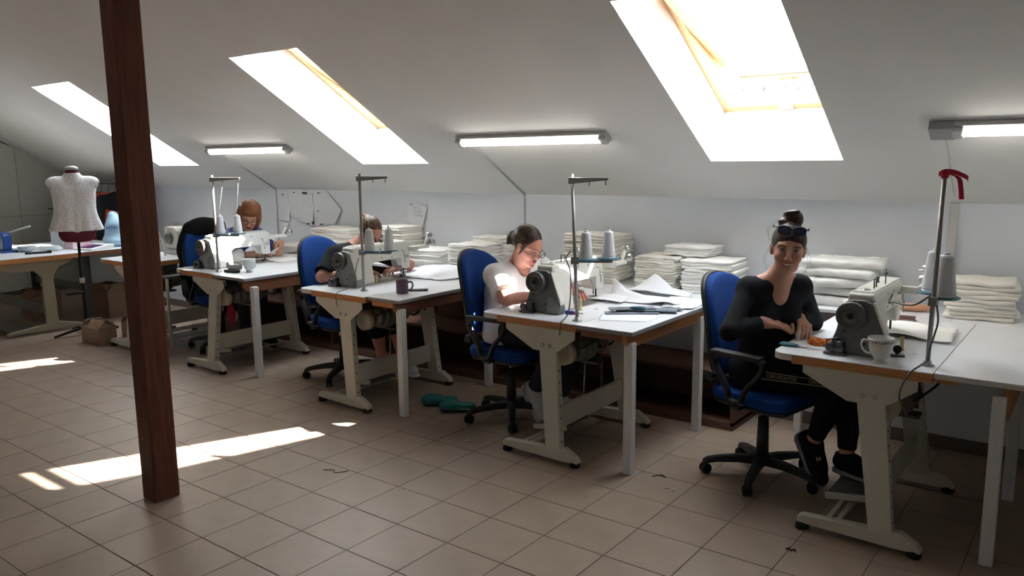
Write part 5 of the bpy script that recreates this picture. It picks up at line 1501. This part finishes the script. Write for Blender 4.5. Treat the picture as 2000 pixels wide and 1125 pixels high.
# ------------------------------------------------------------------ left end of the room
# built-in cupboard fronts on the gable wall
M_cab = mat('cupboard_front', (.40, .405, .36), .5, noise=.03, nscale=3)
cb = thing('fitted_cupboard', 'pale fitted cupboard filling the gable wall under the slope', 'cupboard', (XL, 0, 0))
def zl(y): return KZ + min(YB - y, y - YF) * TAN - .05
cols = [(-1.9, -.65), (-.645, .60), (.605, 1.845), (1.85, 2.69)]
for ci, (y0, y1) in enumerate(cols):
    for r, (z0, z1) in enumerate(((.06, .66), (.665, .99), (.995, 9))):
        if z1 == 9:
            ztop = [(y1, min(zl(y1), 2.38)), (y0, min(zl(y0), 2.38))]
            poly = [(y0, z0), (y1, z0)] + ztop
        else: poly = [(y0, z0), (y1, z0), (y1, z1), (y0, z1)]
        d = MB().prism(poly, 0, .02, .042).build('door', M_cab, cb, .001)
        if ci == 3 or r < 2:
            hy, hz = (y0 + y1) / 2 if r < 2 else 2.27, (z1 - .13 if r == 1 else (z1 - .08 if r == 0 else z0 + .07))
            if ci == 3: hy = 2.27
            MB().box(.042, .066, hy - .10, hy + .10, hz - .008, hz + .008).build('handle', M_dkmetal, d, .003)
MB().prism([(-1.9, 0), (2.69, 0), (2.69, zl(2.69)), (1.0, 2.37), (-1.9, 2.37)], 0, .0, .018).build('carcass', M_dkgrey, cb)

def overlock(label, loc, rz=0.0):
    t = thing('overlock_machine', label, 'sewing machine', loc, rz)
    MB().box(-.14, .14, -.12, .12, 0, .05).build('base', M_metal, t, .006)
    MB().prism(rounded([(-.12, .05), (-.10, .22), (-.04, .26), (.12, .26), (.13, .20), (.12, .05)], .02), 1, -.06, .10).build('housing', M_creamlt, t, .006, 2)
    MB().box(-.22, -.08, .0, .06, .19, .25).build('arm', M_creamlt, t, .008)
    MB().tube([(-.20, .03, .19), (-.20, .03, .06)], .006, 8).build('needle_bar', M_metal, t)
    MB().lathe([(.0, .13), (.05, .13), (.055, .12), (.055, .10), (.0, .10)], (.03, 0, .15), 'y', 20).build('handwheel', M_dkgrey, t)
    for k in range(4):
        MB().lathe([(.012, -.062), (.012, -.07), (.006, -.072), (.006, -.085), (.009, -.086)][::-1], (-.05 + .04 * k, 0, .20 - .015 * k), 'y', 10).build('tension_dial', M_dkmetal, t)
        MB().tube([(-.05 + .04 * k, .02, .26), (-.05 + .04 * k, .02, .30)], .003, 6).build('thread_guide', M_dkmetal, t)
    return t
t0 = sewing_table('cream-legged sewing table between post and jacket chair, overlock machine on it', -3.52, -3.42, -2.82, -2.76, 1.12, 2.26)
overlock('cream overlock machine on the table behind the timber post', (-3.24, 1.80, T), radians(180))
rl = thing('ruler', 'pale slotted ruler leaning before the overlock machine', 'ruler', (-3.16, 1.58, T))
MB().box(-.016, .016, -.003, .003, 0, .24, Matrix.Rotation(-.42, 4, 'Y')).build('blade', mat('pale_plastic', (.62, .58, .48), .5), rl, .001)
for k in range(4): MB().box(-.004, .004, -.0045, .0045, .04 + .05 * k, .06 + .05 * k, Matrix.Rotation(-.42, 4, 'Y')).build('slot', M_dkgrey, rl)
bk = MB(); o = thing('plastic_tub', 'pale blue plastic tub beside the overlock machine', 'tub', (-3.30, 2.15, T))
MB().box(-.10, .10, -.08, .08, 0, .13).build('tub', mat('pale_blue_plastic', (.45, .58, .64), .4), o, .01); MB().box(-.105, .105, -.085, .085, .13, .145).build('lid', mat('clear_blue', (.55, .66, .70), .3), o, .004)
S = Sdf(); S.ell((0, 0, .02), (.12, .07, .022), I3, .01); S.ell((.08, .05, .018), (.06, .05, .018), I3, .01)
o = np_mesh('cloth_scrap', S.mesh(.006, disp=folds(22, .005, 60)), mat('blue_scrap', (.16, .30, .40), .8)); o.location = (-3.04, 1.995, T + .004); tag(o, 'crumpled blue cloth at the foot of the overlock machine', 'cloth')
# metal frame with panel and trays
fr_ = thing('metal_frame_table', 'thin-legged cream metal frame with grey panel behind the timber post', 'stand', (-2.72, 1.55, 0))
for sx in (-.07, .07):
    for sy in (-.26, .26):
        MB().box(sx - .010, sx + .010, sy - .010, sy + .010, 0, .62).build('leg', M_cream, fr_)
MB().box(-.06, .06, -.262, -.25, .17, .33).build('panel', mat('grey_panel', (.26, .27, .25), .5), fr_, .002)
MB().box(-.08, .08, -.27, .27, .62, .64).build('frame_top', M_dkgrey, fr_)
MB().box(-.06, .06, -.25, .25, .075, .09).build('tray', M_cream, fr_); MB().box(-.06, .06, -.25, .25, .135, .145).build('tray', M_cream, fr_)
# table at the far left, its end frame facing the room
tl = thing('work_table', 'white topped work table with wooden edge, blue press standing on it', 'table', (-4.20, .9, 0))
MB().box(-1.7, .0, -.38, .36, T - .006, T).build('tabletop', M_white, tl, .001)
MB().box(-1.7, .0, -.38, .36, T - .05, T - .006).build('wooden_board', M_oak, tl, .002)
MB().prism([(-.34, .715), (-.34, .65), (-.20, .62), (-.05, .62), (.02, .55), (.02, .09), (-.33, .05), (-.33, .025), (.36, .025), (.36, .05), (.13, .10), (.12, .55), (.18, .64), (.30, .68), (.30, .715)], 0, -.09, -.05).build('end_frame', mat('aged_enamel', (.33, .30, .22), .5), tl, .004)
MB().prism([(.01, .64), (.10, .64), (.11, .07), (.02, .07)], 0, -1.5, -1.46).build('end_frame', M_cream, tl, .004)
MB().box(-1.46, -.09, .04, .07, .18, .28).build('crossbar', M_dkgrey, tl)
pr_ = thing('press', 'blue hand press with a pale lever at the table end', 'press', (-4.90, .86, T))
MB().box(-.11, .11, -.08, .08, 0, .02).build('foot', mat('press_blue', (.01, .06, .26), .4), pr_, .004)
MB().prism(rounded([(-.05, .02), (-.06, .16), (-.03, .20), (.05, .20), (.08, .17), (.075, .02)], .02), 1, -.04, .04).build('column', mat('press_blue', (.01, .06, .26), .4), pr_, .006)
MB().tube([(.0, -.02, .18), (.24, .16, .26)], .008, 8).build('lever', mat('pale_lever', (.55, .60, .60), .4), pr_)
lathe_thing('bowl', 'pale grey bowl on the table beside the blue press', 'bowl', (-4.75, 1.0, T), [(.0, 0), (.05, 0), (.075, .03), (.085, .055), (.08, .055), (.07, .03), (.0, .012)], mat('grey_bowl', (.42, .48, .50), .4))
S = Sdf(); S.ell((0, 0, .03), (.09, .07, .03), I3, .01); S.ell((.10, .04, .02), (.06, .05, .022), I3, .01)
o = np_mesh('plastic_wrap', S.mesh(.006, disp=folds(31, .006, 70)), _clear(mat('wrap_film', (.75, .80, .82), .2), .6)); o.location = (-4.66, 1.17, T + .006); tag(o, 'crumpled clear wrap beside the grey bowl', 'wrap')
td_ = thing('tape_dispenser', 'low black tool lying on the white table end', 'tool', (-4.45, .98, T), radians(70))
MB().box(-.11, .11, -.015, .015, 0, .02).build('body', M_black, td_, .004); MB().box(.08, .12, -.02, .02, 0, .028).build('grip', M_black, td_, .004)
wt = thing('long_counter_table', 'white topped table with brown edge carrying scales and plastic bag', 'table', (-4.22, 1.27, 0))
MB().box(-1.4, .0, .0, .72, T - .006, T).build('tabletop', M_white, wt); MB().box(-1.4, .0, .0, .72, T - .045, T - .006).build('board', M_brown, wt)
for x in (-1.3, -.1):
    for y in (.08, .64): MB().box(x - .03, x + .03, y - .03, y + .03, 0, T - .045).build('leg', mat('dark_leg', (.03, .035, .035), .6), wt)
MB().box(-1.27, -.13, .07, .09, .35, .42).build('stretcher', M_dkgrey, wt)
# kitchen-style scale
ks = thing('scale', 'white weighing scale with dark display on the brown-edged table', 'scale', (-4.40, 1.50, T), radians(-75))
MB().prism([(-.14, 0), (.14, 0), (.14, .02), (-.06, .045), (-.14, .045)], 1, -.13, .13).build('body', mat('scale_white', (.72, .72, .72), .4), ks, .006)
MB().prism([(-.04, .0425), (.12, .0235), (.12, .0245), (-.04, .0435)], 1, -.10, .10).build('display', mat('navy_display', (.03, .03, .10), .3), ks)
MB().box(-.05, .05, -.03, .03, .0, .004, Matrix.Translation((.05, -.02, .035)) @ Matrix.Rotation(.117, 4, 'Y')).build('screen', mat('pink_screen', (.30, .05, .18), .3), ks)
bx = thing('paper_carton', 'white and pink carton under the mannequin blouse', 'carton', (-4.72, 1.42, T), radians(12))
MB().box(-.16, .16, -.10, .10, 0, .15).build('carton', mat('pink_card', (.55, .14, .28), .7, noise=.5, nscale=7, col2=(.72, .66, .68)), bx, .003)
MB().box(-.165, .02, -.105, -.10, .0, .22).box(-.165, -.16, -.1, .1, .0, .22).build('flap', mat('white_card', (.62, .66, .70), .7), bx)
cz = [((0, 0, .0), (0, 0, -1))]
S = Sdf(); S.cone((0, 0, .07), (.01, 0, .22), .11, .085, .05, clip=cz); S.cone((.01, 0, .22), (.0, 0, .30), .085, .05, .05); S.ell((0, 0, .04), (.15, .11, .05), I3, .05, clip=cz)
pb = thing('plastic_bag', 'pale blue plastic bag with dark blue print beside the post', 'bag', (-4.50, 1.78, T + .014))
np_mesh('bag', S.mesh(.008, disp=folds(17, .006, 45)), mat('pale_blue_bag', (.30, .47, .60), .4, bump=.3, bscale=20), pb)
tx = bpy.data.curves.new('print', 'FONT'); tx.body = 'voo'; tx.size = .07; tx.extrude = .0015
to = bpy.data.objects.new('print', tx); COL.objects.link(to)
dg = bpy.context.evaluated_depsgraph_get(); me = bpy.data.meshes.new_from_object(to.evaluated_get(dg)); bpy.data.objects.remove(to)
me.materials.append(mat('print_blue', (.02, .05, .30), .5))
pr2 = bpy.data.objects.new('print', me); COL.objects.link(pr2); pr2.parent = pb
dirv = (CAM - Vector((-4.5, 1.78, 1.0))); az = atan2(dirv.y, dirv.x)
pr2.rotation_euler = (radians(82), 0, az + pi / 2); pr2.location = (.125 * cos(az) + .085 * sin(az), .125 * sin(az) - .085 * cos(az), .175)
# mannequin with blouse
mq = thing('mannequin', 'burgundy dress form on a black pole stand', 'mannequin', (-3.90, 1.13, 0))
fz = atan2(CAM.y - 1.13, CAM.x + 3.9)
Rm = np.array([[cos(fz), sin(fz), 0], [-sin(fz), cos(fz), 0], [0, 0, 1]])
def mp_(f, l, u): return Rm.T @ V3((f, l, u))
S = Sdf()
for s in (-1, 1):
    S.cone(mp_(0, s * .06, .985), mp_(0, s * .05, 1.14), .100, .085, .05, clip=[((0, 0, .915), (0, 0, -1))]); S.cone(mp_(0, s * .05, 1.14), mp_(0, s * .075, 1.36), .085, .095, .05); S.cone(mp_(0, s * .03, 1.46), mp_(0, s * .15, 1.44), .05, .045, .05)
S.cone(mp_(0, 0, 1.45), mp_(0, 0, 1.57), .06, .055, .03, clip=[(mp_(0, 0, 1.575), (0, 0, 1))]); 
S.cone(mp_(0, -.03, .96), mp_(0, .03, .96), .09, .09, .04, clip=[(mp_(0, 0, .905), (0, 0, -1))])
np_mesh('torso', S.mesh(.008), mat('burgundy_jersey', (.10, .012, .025), .85), mq)
MB().lathe([(.058, 1.575), (.06, 1.585), (.055, 1.60), (.03, 1.612), (.0, 1.614)], seg=20).build('neck_cap', mat('grey_cap', (.34, .36, .35), .5), mq)
MB().tube([(0, 0, .04), (0, 0, .93)], .013, 12).build('pole', M_rubber, mq)
MB().lathe([(.022, .50), (.024, .505), (.024, .545), (.022, .55)], seg=14).build('clamp', mat('pale_clamp', (.5, .5, .48), .5), mq)
MB().tube([(0, 0, .42), (.04, -.03, .42)], .006, 8).build('clamp_screw', M_chrome, mq)
for k in range(4):
    q = fz + .4 + k * pi / 2
    MB().tube([(0, 0, .07), (.16 * cos(q), .16 * sin(q), .045), (.30 * cos(q), .30 * sin(q), .014)], [.016, .014, .012], 8).build('foot', M_rubber, mq)
bl = Sdf()
for s in (-1, 1):
    bl.cone(mp_(0, s * .105, .92), mp_(0, s * .065, 1.20), .150, .100, .05, clip=[((0, 0, 1.005), (0, 0, -1))]); bl.cone(mp_(0, s * .055, 1.18), mp_(0, s * .085, 1.37), .105, .108, .05)
    bl.cone(mp_(0, s * .03, 1.465), mp_(0, s * .165, 1.445), .06, .055, .05); bl.cone(mp_(0, s * .06, 1.36), mp_(0, s * .15, 1.44), .10, .06, .05)
bl.cone(mp_(0, 0, 1.46), mp_(0, 0, 1.53), .075, .068, .03)
bl.cone(mp_(0, 0, 1.50), mp_(0, 0, 1.60), .056, .064, .008, 's')
for s in (-1, 1): bl.ell(mp_(.02, s * .215, 1.375), (.07, .045, .085), Rm, .01, 's')
def pleat(X):
    d = (X - 0) @ Rm.T; an = np.arctan2(d[..., 0], d[..., 1]); w = np.clip((1.25 - X[..., 2]) / .25, 0, 1)
    return w * .009 * np.sin(an * 11 + 1) * (X[..., 2] > 1.012)
org = V3((-3.90, 1.13, 0))
o = np_mesh('blouse', bl.mesh(.0075, disp=pleat), mat('white_lace', (.80, .81, .84), .9, noise=.25, nscale=70, bump=.6, bscale=130, spec=.1)); o.location = tuple(org); tag(o, 'sleeveless white lace blouse with flared hem on the dress form', 'blouse')
# clothes rail in the corner
cr = thing('clothes_rail', 'dark rail with hangers in the corner behind the dress form', 'rail', (-5.58, 2.24, 0))
MB().tube([(-.85, 0, 1.40), (.85, 0, 1.40)], .012, 10).build('rail_bar', M_dkmetal, cr)
for s in (-1, 1):
    MB().tube([(s * .85, 0, 1.40), (s * .85, 0, .03)], .012, 10).build('upright', M_dkmetal, cr); MB().tube([(s * .85, -.2, .015), (s * .85, .2, .015)], .012, 8).build('rail_foot', M_dkmetal, cr)
M_navy = mat('navy_cloth', (.012, .018, .035), .9); M_orange = mat('orange_red_cloth', (.42, .06, .03), .85)
def garment(label, x, m, seed, wid=.42, ln=.75, accent=None):
    t = thing('hanging_jacket', label, 'jacket', (x + .37, 2.235, 0), 0, 'clothes on the rail')
    S = Sdf(); S.cone((0, -.16, 1.24), (0, .16, 1.24), .05, .05, .04); S.ell((0, 0, 1.0), (.075, wid / 2, .30), I3, .04)
    for s in (-1, 1): S.cone((0, s * .17, 1.22), (.02, s * .22, .80), .052, .045, .03)
    np_mesh('garment', S.mesh(.012, disp=folds(seed, .006, 28)), m, t)
    if accent:
        S = Sdf(); S.ell((0, 0, .99), (.085, wid / 2 + .012, .31), I3, .04, clip=[((0, 0, 1.07), (0, .3, 1))])
        np_mesh('lower_panel', S.mesh(.012, disp=folds(seed, .006, 28)), accent, t)
    MB().tube(bez([(0, 0, 1.27), (0, 0, 1.34), (0, .015, 1.375), (0, .0, 1.395)], 4), .004, 6).build('hanger_hook', M_dkmetal, t)
    return t
for k, (x, m, lb) in enumerate(((-6.55, M_navy, 'navy jacket at the wall end of the rail'), (-6.40, M_navy, 'second navy jacket from the gable wall on the rail'), (-6.22, M_orange, 'orange-red jacket hanging between navy ones'), (-6.05, M_blackcloth, 'black jacket with orange-red lower half next to orange-red jackets'), (-5.88, M_orange, 'orange-red jacket at the post side of the rail'), (-5.72, M_blackcloth, 'black jacket with orange-red lower half hanging last towards the post'))):
    garment(lb, x, m, 50 + k, accent=M_orange if k in (3, 5) else None)
# cardboard boxes
M_card = mat('cardboard', (.30, .20, .135), .85, noise=.08, nscale=10)
def carton(label, loc, rz, w, d, h, m=M_card):
    t = thing('cardboard_box', label, 'box', loc, rz); th = .005
    for nm, b in (('side', (-w, w, -d, -d + th, 0, h)), ('side', (-w, w, d - th, d, 0, h)), ('side', (-w, -w + th, -d + th, d - th, 0, h)), ('side', (w - th, w, -d + th, d - th, 0, h)), ('bottom', (-w + th, w - th, -d + th, d - th, 0, th))):
        MB().box(*b).build(nm, m, t)
    for s, ax in ((1, 0), (-1, 0), (1, 1), (-1, 1)):
        ang = s * .75
        if ax == 0:
            Mx = Matrix.Translation((s * w, 0, h)) @ Matrix.Rotation(ang if s > 0 else ang, 4, 'Y'); q = (-.10 if s > 0 else 0, 0 if s > 0 else .10)
            MB().box(q[0], q[1], -d, d, 0, th, Mx).build('flap', m, t)
        else:
            Mx = Matrix.Translation((0, s * d, h)) @ Matrix.Rotation(-ang, 4, 'X'); q = (-.10 if s > 0 else 0, 0 if s > 0 else .10)
            MB().box(-w, w, q[0], q[1], 0, th, Mx).build('flap', m, t)
    return t
carton('open brown cardboard box beside the timber post', (-3.395, 1.01, 0), radians(5), .14, .085, .15)
carton('brown cardboard box half hidden by the timber post', (-3.35, 1.36, 0), radians(-4), .12, .11, .14)
carton('small pale cardboard box under the table with the glasses case', (-2.63, 1.945, 0), .0, .11, .085, .15)
carton('dark cardboard box standing under the brown-edged table', (-4.7, 1.75, 0), .2, .18, .15, .28)
carton('grey cardboard box under the white work table', (-5.2, 1.26, 0), -.1, .20, .14, .24)
pd2 = thing('foot_pedal', 'wide grey foot pedal lying under the work table', 'pedal', (-4.55, .74, 0), radians(20))
MB().box(-.20, .20, -.14, .14, 0, .012, Matrix.Translation((0, 0, .045)) @ Matrix.Rotation(.22, 4, 'Y')).build('plate', mat('pedal_grey', (.16, .17, .165), .5), pd2, .004)
MB().box(-.16, .16, -.02, .02, 0, .03).build('base_bar', M_dkgrey, pd2)
# hanging cables on the two nearer stands
tag(MB().tube(bez([(3.395, 1.190, 1.06), (3.33, 1.22, 1.01), (3.24, 1.30, 1.0), (3.19, 1.45, .97), (3.168, 1.62, .985)], 8), .0045, 6).build('machine_cable', M_dkgrey), 'grey cable bowed from the red ribbon stand to the machine', 'cable')
tag(MB().tube(bez([(3.42, 1.20, 1.02), (3.43, 1.185, .95), (3.41, 1.18, .85), (3.40, 1.17, .79), (3.36, 1.075, .755), (3.33, 1.06, .66), (3.36, 1.08, .58)], 8), .004, 6).build('power_cable', M_dkgrey), 'grey cable running down the red ribbon stand and over the table edge', 'cable')
tag(MB().tube(bez([(1.672, 1.165, 1.14), (1.655, 1.15, 1.10), (1.68, 1.150, 1.03), (1.685, 1.145, .90), (1.675, 1.13, .80), (1.67, 1.075, .765), (1.668, 1.065, .70)], 8), .0035, 6).build('power_cable', M_dkgrey), 'grey cable down the stand beside the woman in white', 'cable')
tag(MB().tube(bez([(-.04, 1.205, .985), (-.05, 1.19, .93), (-.06, 1.18, .86), (-.075, 1.14, .79), (-.08, 1.035, .765), (-.07, 1.03, .68)], 8), .003, 6).build('power_cable', M_dkgrey), 'grey cable down the stand behind the purple mug', 'cable')

# ------------------------------------------------------------------ bare trees outside the open skylight
def bare_tree(label, base, height, seed):
    rs = random.Random(seed); mb = MB()
    def grow(p, d, L, r, lev):
        q = p + d * L
        mb.tube([p, p + d * L * .5 + Vector((rs.uniform(-.04, .04), rs.uniform(-.04, .04), 0)) * L, q], [r, r * .85, r * .7], 5 if lev > 1 else 7, cap=False)
        if lev >= 6: return
        for k in range(rs.choice((2, 2, 3))):
            nd = (d + Vector((rs.uniform(-.75, .75), rs.uniform(-.75, .75), rs.uniform(-.15, .45)))).normalized()
            grow(q, nd, L * rs.uniform(.62, .85), r * .62, lev + 1)
    grow(Vector((0, 0, 0)), Vector((0, 0, 1)), height * .30, .13, 0)
    o = mb.build('bare_tree', mat('bark', (.05, .042, .038), .9)); o.location = base
    return tag(o, label, 'tree', 'bare trees outside')
for k, (px_, dist) in enumerate(((1425, 13), (1500, 18), (1545, 25), (1590, 33))):
    d = (_f + _r * ((px_ - 1000) / FPX)); d.z = 0; d.normalize()
    b = CAM + d * dist
    bare_tree(('bare tree seen through the open skylight, slim', 'bare tree seen through the open skylight, beside the latch', 'forked bare tree seen through the open skylight', 'bare tree at the skylight\'s right edge')[k], (b.x, b.y, -3.5), (6.2, 7.0, 8.0, 9.0)[k], 60 + k)
